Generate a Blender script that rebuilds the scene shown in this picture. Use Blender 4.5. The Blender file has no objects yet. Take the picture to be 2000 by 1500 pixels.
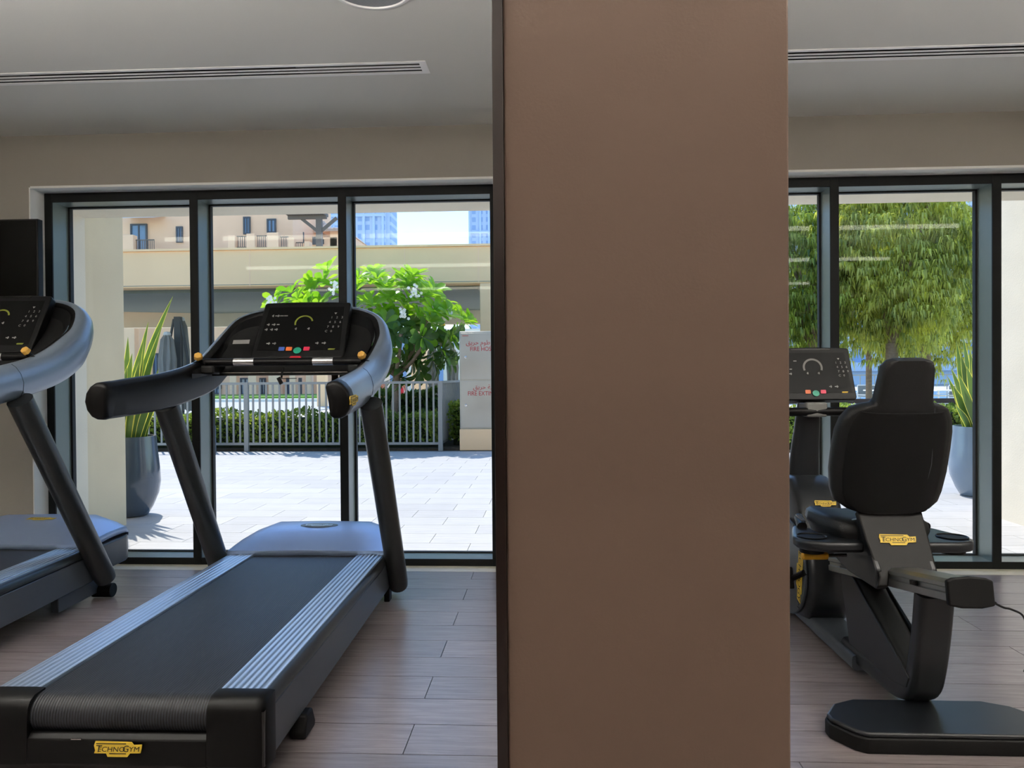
import bpy, bmesh, math, random
from mathutils import Vector, Matrix
random.seed(7)
C = bpy.context.scene.collection
R = math.radians
def lin(r, g, b):
    return tuple((x/255/12.92 if x/255 <= .04045 else ((x/255+.055)/1.055)**2.4) for x in (r, g, b))

# ------------------------------------------------------------------ camera, sky, sun, lamps, exposure
S = bpy.context.scene
S.view_settings.view_transform = 'Standard'; S.view_settings.look = 'None'
S.view_settings.gamma = 1; S.view_settings.use_curve_mapping = False
S.view_settings.exposure = 0.76
CAM_H, FPX = 1.2, 1450.0
yaw, pitch, roll = R(2.96), R(.61), R(.43)
fwd = Vector((-math.sin(yaw)*math.cos(pitch), math.cos(yaw)*math.cos(pitch), -math.sin(pitch)))
rt = Vector((math.cos(yaw), math.sin(yaw), 0)); up = rt.cross(fwd)
rt2 = math.cos(roll)*rt - math.sin(roll)*up
up2 = math.sin(roll)*rt + math.cos(roll)*up
cd = bpy.data.cameras.new('camera'); cam = bpy.data.objects.new('camera', cd); C.objects.link(cam)
cam.matrix_world = Matrix.Translation((0, 0, CAM_H)) @ Matrix((rt2, up2, -fwd)).transposed().to_4x4()
cd.sensor_width = 36; cd.lens = FPX/2000*36; cd.clip_start = .05; cd.clip_end = 2000
S.camera = cam
def at(x, y, Y):
    """point at depth Y (metres along the wall normal) under a pixel of the 2000x1500 photograph"""
    d = fwd + rt2*((x-1000)/FPX) - up2*((y-750)/FPX)
    return Vector((0, 0, CAM_H)) + d*(Y/d.y)

SUN_EL, SUN_AZ = R(60), Vector((-.52, .854, 0)).normalized()
W = bpy.data.worlds.new('world'); S.world = W; W.use_nodes = True
nt = W.node_tree; nt.nodes.clear()
sky = nt.nodes.new('ShaderNodeTexSky'); sky.sky_type = 'NISHITA'; sky.sun_disc = False
sky.sun_elevation = SUN_EL; sky.sun_rotation = math.atan2(SUN_AZ.x, SUN_AZ.y)
sky.air_density = 1.0; sky.dust_density = .2; sky.ozone_density = 3.0; sky.altitude = 0
bg = nt.nodes.new('ShaderNodeBackground'); bg.inputs['Strength'].default_value = .215
wo = nt.nodes.new('ShaderNodeOutputWorld')
tint = nt.nodes.new('ShaderNodeMix'); tint.data_type = 'RGBA'; tint.blend_type = 'MULTIPLY'; tint.inputs[0].default_value = 1; tint.inputs[7].default_value = (.82, .95, 1, 1)
nt.links.new(sky.outputs[0], tint.inputs[6]); nt.links.new(tint.outputs[2], bg.inputs[0]); nt.links.new(bg.outputs[0], wo.inputs[0])
sl = bpy.data.lights.new('sun', 'SUN'); sl.energy = 2.9; sl.angle = R(.53); sl.color = (1, .96, .89)
so = bpy.data.objects.new('sun', sl); C.objects.link(so)
sd = Vector((SUN_AZ.x*math.cos(SUN_EL), SUN_AZ.y*math.cos(SUN_EL), math.sin(SUN_EL)))
so.rotation_euler = sd.to_track_quat('Z', 'Y').to_euler(); so.location = (0, 0, 30)
LAMP = 8.0       # radiance of the linear ceiling lights out of the picture
FILL_UPLIGHT = 80.0   # radiance of the unseen uplights added to brighten the ceiling

# ------------------------------------------------------------------ materials
def mat(name, col, rough=.5, metal=0., spec=.5, var=0., vscale=5., bump=0., bscale=60., coat=0., vstretch=(1, 1, 1),
        rand=0., emit=None, trans=0., rvar=0.):
    m = bpy.data.materials.new(name); m.use_nodes = True
    n = m.node_tree.nodes; l = m.node_tree.links; b = n['Principled BSDF']
    b.inputs['Base Color'].default_value = (*col, 1); b.inputs['Roughness'].default_value = rough
    b.inputs['Metallic'].default_value = metal; b.inputs['Specular IOR Level'].default_value = spec
    if coat: b.inputs['Coat Weight'].default_value = coat; b.inputs['Coat Roughness'].default_value = .12
    tc = n.new('ShaderNodeTexCoord')
    if var or rand or rvar:
        mp = n.new('ShaderNodeMapping'); mp.inputs['Scale'].default_value = vstretch
        no = n.new('ShaderNodeTexNoise'); no.inputs['Scale'].default_value = vscale; no.inputs['Detail'].default_value = 5
        l.new(tc.outputs['Object'], mp.inputs[0]); l.new(mp.outputs[0], no.inputs[0])
        oi = n.new('ShaderNodeObjectInfo')
        mr = n.new('ShaderNodeMapRange'); mr.inputs[1].default_value = .3; mr.inputs[2].default_value = .7
        mr.inputs[3].default_value = 1-var; mr.inputs[4].default_value = 1+var
        l.new(no.outputs[0], mr.inputs[0])
        mr2 = n.new('ShaderNodeMapRange'); mr2.inputs[3].default_value = 1-rand; mr2.inputs[4].default_value = 1+rand
        l.new(oi.outputs['Random'], mr2.inputs[0])
        mu = n.new('ShaderNodeMath'); mu.operation = 'MULTIPLY'; l.new(mr.outputs[0], mu.inputs[0]); l.new(mr2.outputs[0], mu.inputs[1])
        hs = n.new('ShaderNodeHueSaturation'); hs.inputs['Color'].default_value = (*col, 1); l.new(mu.outputs[0], hs.inputs['Value'])
        l.new(hs.outputs[0], b.inputs['Base Color'])
        if rvar:
            mr3 = n.new('ShaderNodeMapRange'); mr3.inputs[1].default_value = .3; mr3.inputs[2].default_value = .7
            mr3.inputs[3].default_value = rough-rvar; mr3.inputs[4].default_value = rough+rvar
            l.new(no.outputs[0], mr3.inputs[0]); l.new(mr3.outputs[0], b.inputs['Roughness'])
    if bump:
        n2 = n.new('ShaderNodeTexNoise'); n2.inputs['Scale'].default_value = bscale; n2.inputs['Detail'].default_value = 4
        mp2 = n.new('ShaderNodeMapping'); mp2.inputs['Scale'].default_value = vstretch
        l.new(tc.outputs['Object'], mp2.inputs[0]); l.new(mp2.outputs[0], n2.inputs[0])
        bp = n.new('ShaderNodeBump'); bp.inputs['Strength'].default_value = bump; bp.inputs['Distance'].default_value = .01
        l.new(n2.outputs[0], bp.inputs['Height']); l.new(bp.outputs[0], b.inputs['Normal'])
    if emit:
        b.inputs['Emission Color'].default_value = (*emit[0], 1); b.inputs['Emission Strength'].default_value = emit[1]
    return m

def leafmat(name, col, col2, tr=.5, rough=.4, scale=3.):
    """thin leaf: diffuse + gloss with light coming through"""
    m = bpy.data.materials.new(name); m.use_nodes = True
    n = m.node_tree.nodes; l = m.node_tree.links; b = n['Principled BSDF']
    ge = n.new('ShaderNodeNewGeometry'); tc = n.new('ShaderNodeTexCoord')
    no = n.new('ShaderNodeTexNoise'); no.inputs['Scale'].default_value = scale; l.new(tc.outputs['Object'], no.inputs[0])
    oi = n.new('ShaderNodeObjectInfo'); ad = n.new('ShaderNodeMath'); ad.operation = 'ADD'
    mx = n.new('ShaderNodeMix'); mx.data_type = 'RGBA'; mx.inputs[6].default_value = (*col, 1); mx.inputs[7].default_value = (*col2, 1)
    w1 = n.new('ShaderNodeMath'); w1.operation = 'MULTIPLY'; w1.inputs[1].default_value = .6; l.new(ge.outputs['Random Per Island'], w1.inputs[0])
    w2 = n.new('ShaderNodeMath'); w2.operation = 'MULTIPLY'; w2.inputs[1].default_value = 1.5; sb = n.new('ShaderNodeMath'); sb.operation = 'SUBTRACT'; sb.inputs[1].default_value = .4; l.new(no.outputs[0], sb.inputs[0]); l.new(sb.outputs[0], w2.inputs[0])
    l.new(w1.outputs[0], ad.inputs[0]); l.new(w2.outputs[0], ad.inputs[1])
    l.new(ad.outputs[0], mx.inputs[0])
    l.new(mx.outputs[2], b.inputs['Base Color']); b.inputs['Roughness'].default_value = rough
    t = n.new('ShaderNodeBsdfTranslucent'); ms = n.new('ShaderNodeMixShader'); ms.inputs[0].default_value = tr
    br = n.new('ShaderNodeMix'); br.data_type = 'RGBA'; br.blend_type = 'MULTIPLY'; br.inputs[0].default_value = 1
    l.new(mx.outputs[2], br.inputs[6]); br.inputs[7].default_value = (1.5, 1.45, .8, 1); l.new(br.outputs[2], t.inputs[0])
    l.new(b.outputs[0], ms.inputs[1]); l.new(t.outputs[0], ms.inputs[2]); l.new(ms.outputs[0], n['Material Output'].inputs[0])
    return m

def stripe_mat(name, colA, colB, axis, pitch, rough=.4, bump=.4, metal=0., duty=.5, spec=.5):
    """fine ribs along one object axis: colour and relief"""
    m = bpy.data.materials.new(name); m.use_nodes = True
    n = m.node_tree.nodes; l = m.node_tree.links; b = n['Principled BSDF']
    tc = n.new('ShaderNodeTexCoord'); sp = n.new('ShaderNodeSeparateXYZ'); l.new(tc.outputs['Object'], sp.inputs[0])
    mu = n.new('ShaderNodeMath'); mu.operation = 'MULTIPLY'; mu.inputs[1].default_value = 2*math.pi/pitch; l.new(sp.outputs[axis], mu.inputs[0])
    sn = n.new('ShaderNodeMath'); sn.operation = 'SINE'; l.new(mu.outputs[0], sn.inputs[0])
    mr = n.new('ShaderNodeMapRange'); mr.inputs[1].default_value = -1+duty; mr.inputs[2].default_value = 1-duty+.2; l.new(sn.outputs[0], mr.inputs[0])
    mx = n.new('ShaderNodeMix'); mx.data_type = 'RGBA'; mx.inputs[6].default_value = (*colA, 1); mx.inputs[7].default_value = (*colB, 1)
    l.new(mr.outputs[0], mx.inputs[0]); l.new(mx.outputs[2], b.inputs['Base Color'])
    bp = n.new('ShaderNodeBump'); bp.inputs['Strength'].default_value = bump; bp.inputs['Distance'].default_value = .003
    l.new(mr.outputs[0], bp.inputs['Height']); l.new(bp.outputs[0], b.inputs['Normal'])
    b.inputs['Roughness'].default_value = rough; b.inputs['Metallic'].default_value = metal; b.inputs['Specular IOR Level'].default_value = spec
    return m

def wood_mat(name, c1, c2, rough, spec=.5):
    m = bpy.data.materials.new(name); m.use_nodes = True
    n = m.node_tree.nodes; l = m.node_tree.links; b = n['Principled BSDF']
    tc = n.new('ShaderNodeTexCoord'); oi = n.new('ShaderNodeObjectInfo')
    of = n.new('ShaderNodeVectorMath'); of.operation = 'SCALE'; l.new(oi.outputs['Location'], of.inputs[0]); of.inputs['Scale'].default_value = 7.3
    adv = n.new('ShaderNodeVectorMath'); adv.operation = 'ADD'; l.new(tc.outputs['Object'], adv.inputs[0]); l.new(of.outputs[0], adv.inputs[1])
    mp = n.new('ShaderNodeMapping'); mp.inputs['Scale'].default_value = (1.3, 17, 1); l.new(adv.outputs[0], mp.inputs[0])
    no = n.new('ShaderNodeTexNoise'); no.inputs['Scale'].default_value = 3.2; no.inputs['Detail'].default_value = 8; no.inputs['Roughness'].default_value = .65
    no.inputs['Distortion'].default_value = .6; l.new(mp.outputs[0], no.inputs[0])
    cr = n.new('ShaderNodeValToRGB'); cr.color_ramp.elements[0].position = .32; cr.color_ramp.elements[1].position = .68
    cr.color_ramp.elements[0].color = (*c1, 1); cr.color_ramp.elements[1].color = (*c2, 1); l.new(no.outputs[0], cr.inputs[0])
    mr = n.new('ShaderNodeMapRange'); mr.inputs[3].default_value = .88; mr.inputs[4].default_value = 1.1; l.new(oi.outputs['Random'], mr.inputs[0])
    hs = n.new('ShaderNodeHueSaturation'); l.new(cr.outputs[0], hs.inputs['Color']); l.new(mr.outputs[0], hs.inputs['Value'])
    l.new(hs.outputs[0], b.inputs['Base Color']); b.inputs['Roughness'].default_value = rough; b.inputs['Specular IOR Level'].default_value = spec
    bp = n.new('ShaderNodeBump'); bp.inputs['Strength'].default_value = .12; bp.inputs['Distance'].default_value = .002
    l.new(no.outputs[0], bp.inputs['Height']); l.new(bp.outputs[0], b.inputs['Normal'])
    return m

def glass_mat(name, tint=(.985, .992, .985), gloss=.07):
    m = bpy.data.materials.new(name); m.use_nodes = True
    n = m.node_tree.nodes; l = m.node_tree.links; n.remove(n['Principled BSDF'])
    fr = n.new('ShaderNodeFresnel'); fr.inputs[0].default_value = 1.2
    t = n.new('ShaderNodeBsdfTransparent'); t.inputs[0].default_value = (*tint, 1)
    g = n.new('ShaderNodeBsdfGlossy'); g.inputs['Roughness'].default_value = .01; g.inputs[0].default_value = (.9, 1, .97, 1)
    ms = n.new('ShaderNodeMixShader'); l.new(fr.outputs[0], ms.inputs[0]); l.new(t.outputs[0], ms.inputs[1]); l.new(g.outputs[0], ms.inputs[2])
    l.new(ms.outputs[0], n['Material Output'].inputs[0]); return m

def grid_mat(name, wall, win, sx, sz, fx=.5, fz=.5, rough=.6):
    """window grid of a tower too far away to tell the panes apart"""
    m = bpy.data.materials.new(name); m.use_nodes = True
    n = m.node_tree.nodes; l = m.node_tree.links; b = n['Principled BSDF']
    tc = n.new('ShaderNodeTexCoord'); sp = n.new('ShaderNodeSeparateXYZ'); l.new(tc.outputs['Object'], sp.inputs[0])
    outs = []
    for ax, s, fr in ((0, sx, fx), (2, sz, fz)):
        d = n.new('ShaderNodeMath'); d.operation = 'DIVIDE'; d.inputs[1].default_value = s; l.new(sp.outputs[ax], d.inputs[0])
        f = n.new('ShaderNodeMath'); f.operation = 'FRACT'; l.new(d.outputs[0], f.inputs[0])
        g = n.new('ShaderNodeMath'); g.operation = 'LESS_THAN'; g.inputs[1].default_value = fr; l.new(f.outputs[0], g.inputs[0]); outs.append(g)
    mu = n.new('ShaderNodeMath'); mu.operation = 'MULTIPLY'; l.new(outs[0].outputs[0], mu.inputs[0]); l.new(outs[1].outputs[0], mu.inputs[1])
    mx = n.new('ShaderNodeMix'); mx.data_type = 'RGBA'; mx.inputs[6].default_value = (*wall, 1); mx.inputs[7].default_value = (*win, 1)
    l.new(mu.outputs[0], mx.inputs[0]); l.new(mx.outputs[2], b.inputs['Base Color']); b.inputs['Roughness'].default_value = rough
    return m

M = dict(
    ceiling=mat('ceiling_paint', lin(226, 226, 220), .9, bump=.08, bscale=220),
    wallback=mat('rear_wall_darkened', lin(120, 112, 104), .85),  # unseen rear wall kept dark to cut bounce onto the machines
    dark_floor=mat('added_dark_floor', lin(46, 46, 48), .8),
    wall=mat('wall_paint', lin(158, 154, 145), .85, bump=.06, bscale=200),
    reveal=mat('reveal_paint', lin(246, 247, 244), .8),
    pillar=mat('pillar_paint', lin(106, 86, 74), .8, bump=.06, bscale=150, var=.03, vscale=1.5),
    darkwood=mat('dark_veneer', lin(30, 18, 15), .28, var=.2, vscale=6, vstretch=(8, 8, .6)),
    board=wood_mat('floor_board', lin(110, 101, 101), lin(146, 136, 137), .3, .8),
    gap=mat('floor_gap', lin(18, 15, 13), 1., spec=0),
    marble=mat('threshold_stone', lin(226, 218, 200), .4, var=.05, vscale=8),
    frame=mat('window_frame', lin(24, 26, 26), .5, spec=.15),
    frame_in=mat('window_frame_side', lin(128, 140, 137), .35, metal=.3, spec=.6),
    gasket=mat('window_gasket', lin(20, 22, 22), .6),
    glass=glass_mat('window_glass'),
    ext=mat('exterior_render', lin(222, 205, 172), .85, bump=.15, bscale=90, var=.04, vscale=3),
    extl=mat('exterior_render_light', lin(232, 220, 200), .85, bump=.15, bscale=90, var=.04, vscale=3),
    tile=mat('terrace_tile', lin(184, 181, 181), .55, var=.09, vscale=4, vstretch=(1, 6, 1), rand=.07),
    grout=mat('tile_grout', lin(140, 136, 130), .9),
    soil=mat('soil', lin(70, 60, 48), .95, bump=.6, bscale=30, var=.3, vscale=20),
    fence=mat('fence_metal', lin(150, 150, 146), .45, metal=.3),
    steel=mat('cabinet_steel', lin(190, 184, 170), .38, metal=.55, var=.08, vscale=2, rvar=.1),
    red=mat('red_print', lin(185, 30, 40), .5),
    beige=mat('beige_render', lin(254, 212, 164), .85, var=.04, vscale=.6, bump=.1, bscale=20),
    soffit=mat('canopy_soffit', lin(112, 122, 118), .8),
    villa=mat('villa_render', lin(252, 208, 172), .85, var=.05, vscale=.5),
    villaw=mat('villa_frame', lin(80, 84, 92), .6),
    vglass=mat('villa_glass', lin(110, 135, 165), .15, spec=.8),
    rtile=mat('roof_tile', lin(205, 180, 165), .8, var=.15, vscale=3),
    perg=mat('pergola_timber', lin(112, 100, 92), .7),
    tower=grid_mat('tower_facade_haze', lin(196, 214, 238), lin(158, 186, 226), 3.2, 3.6, .55, .6),  # distance haze painted into the tower colours, fins too
    tfin=mat('tower_fin_haze', lin(190, 212, 242), .6),
    hotel=mat('hotel_render_haze', lin(200, 216, 240), .7),
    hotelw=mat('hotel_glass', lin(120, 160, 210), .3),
    water=mat('pool_water', lin(130, 190, 235), .08),
    road=mat('road_surface', lin(176, 176, 174), .8),
    kerb=mat('kerb_stone', lin(226, 226, 214), .8),
    grass=mat('lawn', lin(110, 150, 60), .9, var=.3, vscale=3),
    sand=mat('ground_sand', lin(200, 192, 178), .9),
    pot=mat('pot_glaze', lin(70, 82, 96), .16, coat=.5, var=.06, vscale=4),
    potl=mat('pot_glaze_pale', lin(120, 138, 156), .25, coat=.3, var=.08, vscale=4),
    bark=mat('bark', lin(150, 128, 108), .9, bump=.5, bscale=25, var=.2, vscale=10, vstretch=(1, 1, 3)),
    hedge=leafmat('hedge_leaf', lin(92, 118, 54), lin(184, 200, 100), .45, .4, 2),
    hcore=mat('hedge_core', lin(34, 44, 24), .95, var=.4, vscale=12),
    fleaf=leafmat('frangipani_leaf', lin(104, 158, 46), lin(178, 212, 70), .55, .32, 2),
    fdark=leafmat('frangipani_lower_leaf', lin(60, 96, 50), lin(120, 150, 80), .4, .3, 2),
    yleaf=leafmat('yellow_leaf', lin(235, 180, 30), lin(240, 190, 40), .4, .4),
    wleaf=leafmat('drooping_leaf', lin(84, 104, 44), lin(236, 238, 140), .55, .3, 1.3),
    wleaf2=leafmat('dark_drooping_leaf', lin(58, 88, 40), lin(196, 212, 100), .45, .3, 1.3),
    petal=mat('petal', lin(250, 246, 232), .6),
    snake=leafmat('snake_leaf', lin(70, 104, 56), lin(112, 138, 76), .3, .35, 6),
    snakeedge=leafmat('snake_leaf_edge', lin(226, 216, 90), lin(240, 232, 130), .35, .35, 6),
    shade_cloth=mat('parasol_cloth', lin(160, 156, 150), .85, var=.08, vscale=5),
    shade_dark=mat('parasol_dark', lin(92, 92, 92), .7),
    white=mat('white_powdercoat', lin(240, 240, 238), .5),
    greywick=mat('grey_sling', lin(130, 136, 138), .8),
    timber=mat('timber_rail', lin(96, 70, 58), .6, var=.2, vscale=8, vstretch=(1, 5, 5)),
    skin=mat('skin', lin(190, 130, 100), .6), hair=mat('hair', lin(40, 26, 20), .6), redtop=mat('red_fabric', lin(214, 50, 60), .8),
    pink=mat('pink_fabric', lin(225, 150, 140), .8),
    grille=mat('diffuser_white', lin(252, 252, 250), .35), dark=mat('slot_dark', lin(10, 10, 11), .8), slotg=mat('slot_baffle', lin(96, 98, 94), .7),
    speaker=stripe_mat('speaker_mesh', lin(120, 124, 126), lin(160, 164, 166), 0, .006, .6, .2),
    tvscreen=mat('tv_screen', lin(2, 2, 2), .2, spec=.12), blackp=mat('black_plastic', lin(8, 8, 9), .42, spec=.25),
    blackm=mat('black_matte', lin(9, 9, 10), .6, spec=.3), blackg=mat('black_gloss', lin(10, 10, 11), .14),
    tm_grey=mat('machine_grey', lin(66, 72, 80), .36, spec=.55, bump=.02, bscale=400),
    tm_blue=mat('machine_bluegrey', lin(128, 142, 158), .34, metal=.4, spec=.6),
    tm_hood=mat('machine_hood', lin(152, 172, 206), .38, metal=.5, spec=.7),
    tube=mat('machine_tube', lin(32, 34, 35), .34, spec=.6),
    alu=stripe_mat('rail_aluminium', lin(150, 165, 182), lin(198, 210, 224), 0, .021, .32, .4, .6, .25),
    alu2=mat('brushed_aluminium', lin(150, 152, 150), .32, metal=.85, var=.06, vscale=30, vstretch=(1, 20, 1)),
    chrome=mat('chrome', lin(205, 205, 205), .2, metal=.9),
    belt=stripe_mat('belt_rubber', lin(12, 13, 15), lin(46, 50, 58), 0, .0085, .5, .5, 0, .45, .5),
    yellow=mat('logo_yellow', lin(224, 190, 62), .5), silver=mat('logo_silver', lin(190, 205, 215), .4, metal=.4),
    ink=mat('logo_ink', lin(14, 12, 8), .6), gold=mat('knob_gold', lin(206, 158, 72), .4),
    yel_grip=mat('lever_yellow', lin(224, 166, 34), .42),
    screen=mat('console_glass', lin(10, 10, 10), .35, spec=.12), legend=mat('legend_print', lin(150, 150, 146), .6),
    lime=mat('gauge_lime', lin(118, 128, 34), .5), ggrey=mat('gauge_grey', lin(120, 118, 114), .5),
    kblue=mat('key_blue', lin(60, 90, 170), .4), kor=mat('key_orange', lin(225, 110, 50), .4), kgr=mat('key_green', lin(20, 150, 120), .4),
    kred=mat('key_red', lin(205, 35, 75), .4), estop=mat('stop_red', lin(190, 20, 45), .4),
    label=mat('label_grey', lin(120, 120, 118), .6), uph=mat('black_upholstery', lin(13, 14, 16), .5, bump=.1, bscale=300),
    bikegrey=mat('bike_grey', lin(25, 28, 32), .36, spec=.55), bikebrown=mat('bike_warm_black', lin(17, 15, 14), .5, spec=.25),
    fill_glow_dim=mat('added_uplight_glow_dim', (1, 1, 1), .5, emit=((1, .93, .87), FILL_UPLIGHT*.17)),
    uplamp=mat('added_uplight_glow', (1, 1, 1), .5, emit=((1, .97, .94), FILL_UPLIGHT)),
    lamp=mat('lamp_panel', (1, 1, 1), .5, emit=((1, .86, .74), LAMP)),
)

# ------------------------------------------------------------------ geometry helpers
class G:
    def __init__(s): s.v = []; s.f = []
    def add(s, vs, fs):
        o = len(s.v); s.v += [tuple(p) for p in vs]; s.f += [tuple(i+o for i in f) for f in fs]; return s
    def box(s, x0, x1, y0, y1, z0, z1):
        return s.add([(x0, y0, z0), (x1, y0, z0), (x1, y1, z0), (x0, y1, z0), (x0, y0, z1), (x1, y0, z1), (x1, y1, z1), (x0, y1, z1)],
                     [(0, 3, 2, 1), (4, 5, 6, 7), (0, 1, 5, 4), (1, 2, 6, 5), (2, 3, 7, 6), (3, 0, 4, 7)])
    def obox(s, o, ex, ey, ez, a, b, c):
        """box centred at o with half sizes a,b,c along axes"""
        o = Vector(o); ex, ey, ez = Vector(ex)*a, Vector(ey)*b, Vector(ez)*c
        p = [o+ex*i+ey*j+ez*k for k in (-1, 1) for i, j in ((-1, -1), (1, -1), (1, 1), (-1, 1))]
        return s.add(p, [(0, 3, 2, 1), (4, 5, 6, 7), (0, 1, 5, 4), (1, 2, 6, 5), (2, 3, 7, 6), (3, 0, 4, 7)])
    def prism(s, pts, o, eu, ev, n, t):
        """2D polygon in the plane o,eu,ev, extruded along n by t"""
        o, eu, ev, n = Vector(o), Vector(eu), Vector(ev), Vector(n)
        a = [o+eu*p[0]+ev*p[1] for p in pts]; b = [p+n*t for p in a]; k = len(pts)
        fs = [tuple(range(k-1, -1, -1)), tuple(range(k, 2*k))]+[(i, (i+1) % k, k+(i+1) % k, k+i) for i in range(k)]
        return s.add(a+b, fs)
    def loft(s, rings, closed=True, cap=True):
        k = len(rings[0]); vs = [p for r in rings for p in r]; fs = []
        for j in range(len(rings)-1):
            for i in range(k if closed else k-1):
                a, b = j*k+i, j*k+(i+1) % k
                fs.append((a, b, b+k, a+k))
        if cap and closed:
            fs.append(tuple(range(k-1, -1, -1))); fs.append(tuple((len(rings)-1)*k+i for i in range(k)))
        return s.add(vs, fs)
    def tube(s, pts, r, n=12, cap=True, sy=1., ref=None):
        pts = [Vector(p) for p in pts]; rs = r if isinstance(r, (list, tuple)) else [r]*len(pts)
        rings = []; u = None
        for i, p in enumerate(pts):
            t = (pts[min(i+1, len(pts)-1)]-pts[max(i-1, 0)]).normalized()
            if u is None:
                u = Vector(ref) if ref else (Vector((0, 0, 1)) if abs(t.z) < .9 else Vector((1, 0, 0)))
            u = (u-t*u.dot(t)).normalized(); w = t.cross(u)
            rings.append([p+u*(rs[i]*math.cos(2*math.pi*k/n))+w*(rs[i]*sy*math.sin(2*math.pi*k/n)) for k in range(n)])
        return s.loft(rings, True, cap)
    def lathe(s, prof, c=(0, 0, 0), n=24, cap=True):
        c = Vector(c)
        return s.loft([[c+Vector((r*math.cos(2*math.pi*k/n), r*math.sin(2*math.pi*k/n), z)) for k in range(n)] for r, z in prof], True, cap)
    def build(s, name, m, parent=None, bev=0, ang=35, segs=2, label=None, kind=None, solid=0):
        me = bpy.data.meshes.new(name); me.from_pydata(s.v, [], s.f); me.validate(); me.update()
        bm = bmesh.new(); bm.from_mesh(me); bmesh.ops.recalc_face_normals(bm, faces=bm.faces) if len(s.f) < 60000 else None
        bm.to_mesh(me); bm.free()
        me.materials.append(M[m] if isinstance(m, str) else m)
        if ang:
            me.polygons.foreach_set('use_smooth', [True]*len(me.polygons)); me.set_sharp_from_angle(angle=R(ang))
        o = bpy.data.objects.new(name, me); C.objects.link(o)
        if parent: o.parent = parent
        if bev:
            b = o.modifiers.new('bevel', 'BEVEL'); b.width = bev; b.segments = segs; b.limit_method = 'ANGLE'; b.angle_limit = R(32)
        if solid:
            b = o.modifiers.new('solid', 'SOLIDIFY'); b.thickness = solid; b.offset = 0
        if label: o['label'] = label
        if kind: o['kind'] = kind
        return o

def thing(name, label, cat, loc=(0, 0, 0), rot=(0, 0, 0), group=None):
    o = bpy.data.objects.new(name, None); C.objects.link(o); o.empty_display_size = .1
    o.location = loc; o.rotation_euler = rot; o['label'] = label; o['category'] = cat
    if group: o['group'] = group
    return o
def tag(o, label, cat, group=None):
    o['label'] = label; o['category'] = cat
    if group: o['group'] = group
    return o
def dup(root, loc, rot=None, label=None, group=None):
    r = root.copy(); C.objects.link(r); r.location = loc
    if rot is not None: r.rotation_euler = rot
    if label: r['label'] = label
    if group: r['group'] = group
    for ch in list(root.children):
        c = ch.copy(); C.objects.link(c); c.parent = r
        for g in list(ch.children):
            d = g.copy(); C.objects.link(d); d.parent = c
    return r
_tc = {}
def text_mesh(s):
    if s in _tc: return _tc[s]
    cu = bpy.data.curves.new('txt', 'FONT'); cu.body = s; cu.size = 1; cu.align_x = 'CENTER'; cu.align_y = 'CENTER'; cu.resolution_u = 3
    ob = bpy.data.objects.new('txt', cu); C.objects.link(ob)
    dg = bpy.context.evaluated_depsgraph_get(); me = bpy.data.meshes.new_from_object(ob.evaluated_get(dg))
    r = ([v.co.copy() for v in me.vertices], [tuple(p.vertices) for p in me.polygons])
    bpy.data.objects.remove(ob); bpy.data.curves.remove(cu); bpy.data.meshes.remove(me)
    _tc[s] = r; return r
def put_text(g, s, o, eu, ev, h, stretch=1., shear=0.):
    vs, fs = text_mesh(s); o, eu, ev = Vector(o), Vector(eu).normalized(), Vector(ev).normalized()
    g.add([o+eu*((p.x*stretch+p.y*shear)*h)+ev*(p.y*h) for p in vs], fs)
def rrect(w, h, r, n=4):
    """rounded rectangle polygon, half sizes w,h"""
    out = []
    for cx, cy, a0 in ((w-r, h-r, 0), (-w+r, h-r, 90), (-w+r, -h+r, 180), (w-r, -h+r, 270)):
        for i in range(n+1):
            a = R(a0+90*i/n); out.append((cx+r*math.cos(a), cy+r*math.sin(a)))
    return out
def logo(parent, o, eu, ev, w, plate='yellow', ink='ink'):
    """the stepped maker's plate with its italic capitals"""
    eu, ev = Vector(eu).normalized(), Vector(ev).normalized(); n = eu.cross(ev).normalized()
    k = w/2.; o = Vector(o)
    P = [(-1, .10), (-.93, .28), (.57, .25), (.66, .13), (1, .15), (.98, 0), (.93, -.2), (.5, -.21), (.38, -.36), (-.44, -.36), (-.5, -.22), (-1, -.22), (-.95, -.1)]
    p = G().prism([(a*k, b*k) for a, b in P], o, eu, ev, n, .002).build('logo_plate', plate, parent, ang=0)
    t = G(); q = o+n*.0026
    put_text(t, 'T', q+eu*(-.80*k)+ev*(-.04*k), eu, ev, .42*k, 1.05, .2)
    put_text(t, 'ECHNO', q+eu*(-.27*k)+ev*(-.055*k), eu, ev, .29*k, 1.12, .2)
    put_text(t, 'G', q+eu*(.33*k)+ev*(-.035*k), eu, ev, .38*k, 1.0, .2)
    put_text(t, 'YM', q+eu*(.68*k)+ev*(-.045*k), eu, ev, .29*k, 1.12, .2)
    for x0, x1, y0 in ((-.9, .35, .165), (-.36, .34, -.24)):
        t.prism([(x0*k, y0*k), (x1*k, y0*k), (x1*k, (y0+.035)*k), (x0*k, (y0+.035)*k)], q, eu, ev, n, .0002)
    t.build('logo_lettering', ink, p, ang=0)
    return p

# ------------------------------------------------------------------ room shell
YW, YF, YG = 4.53, 4.66, 4.84      # inner wall face, window frame face, glass
XL, XR, YB, ZC = -4.7, 5.0, -4.6, 2.735
YO = 5.16                           # outer face of the facade
fl = G().box(XL, XR, YB, YW, -.06, -.006).build('floor', 'gap', ang=0); fl['kind'] = 'structure'
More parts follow.
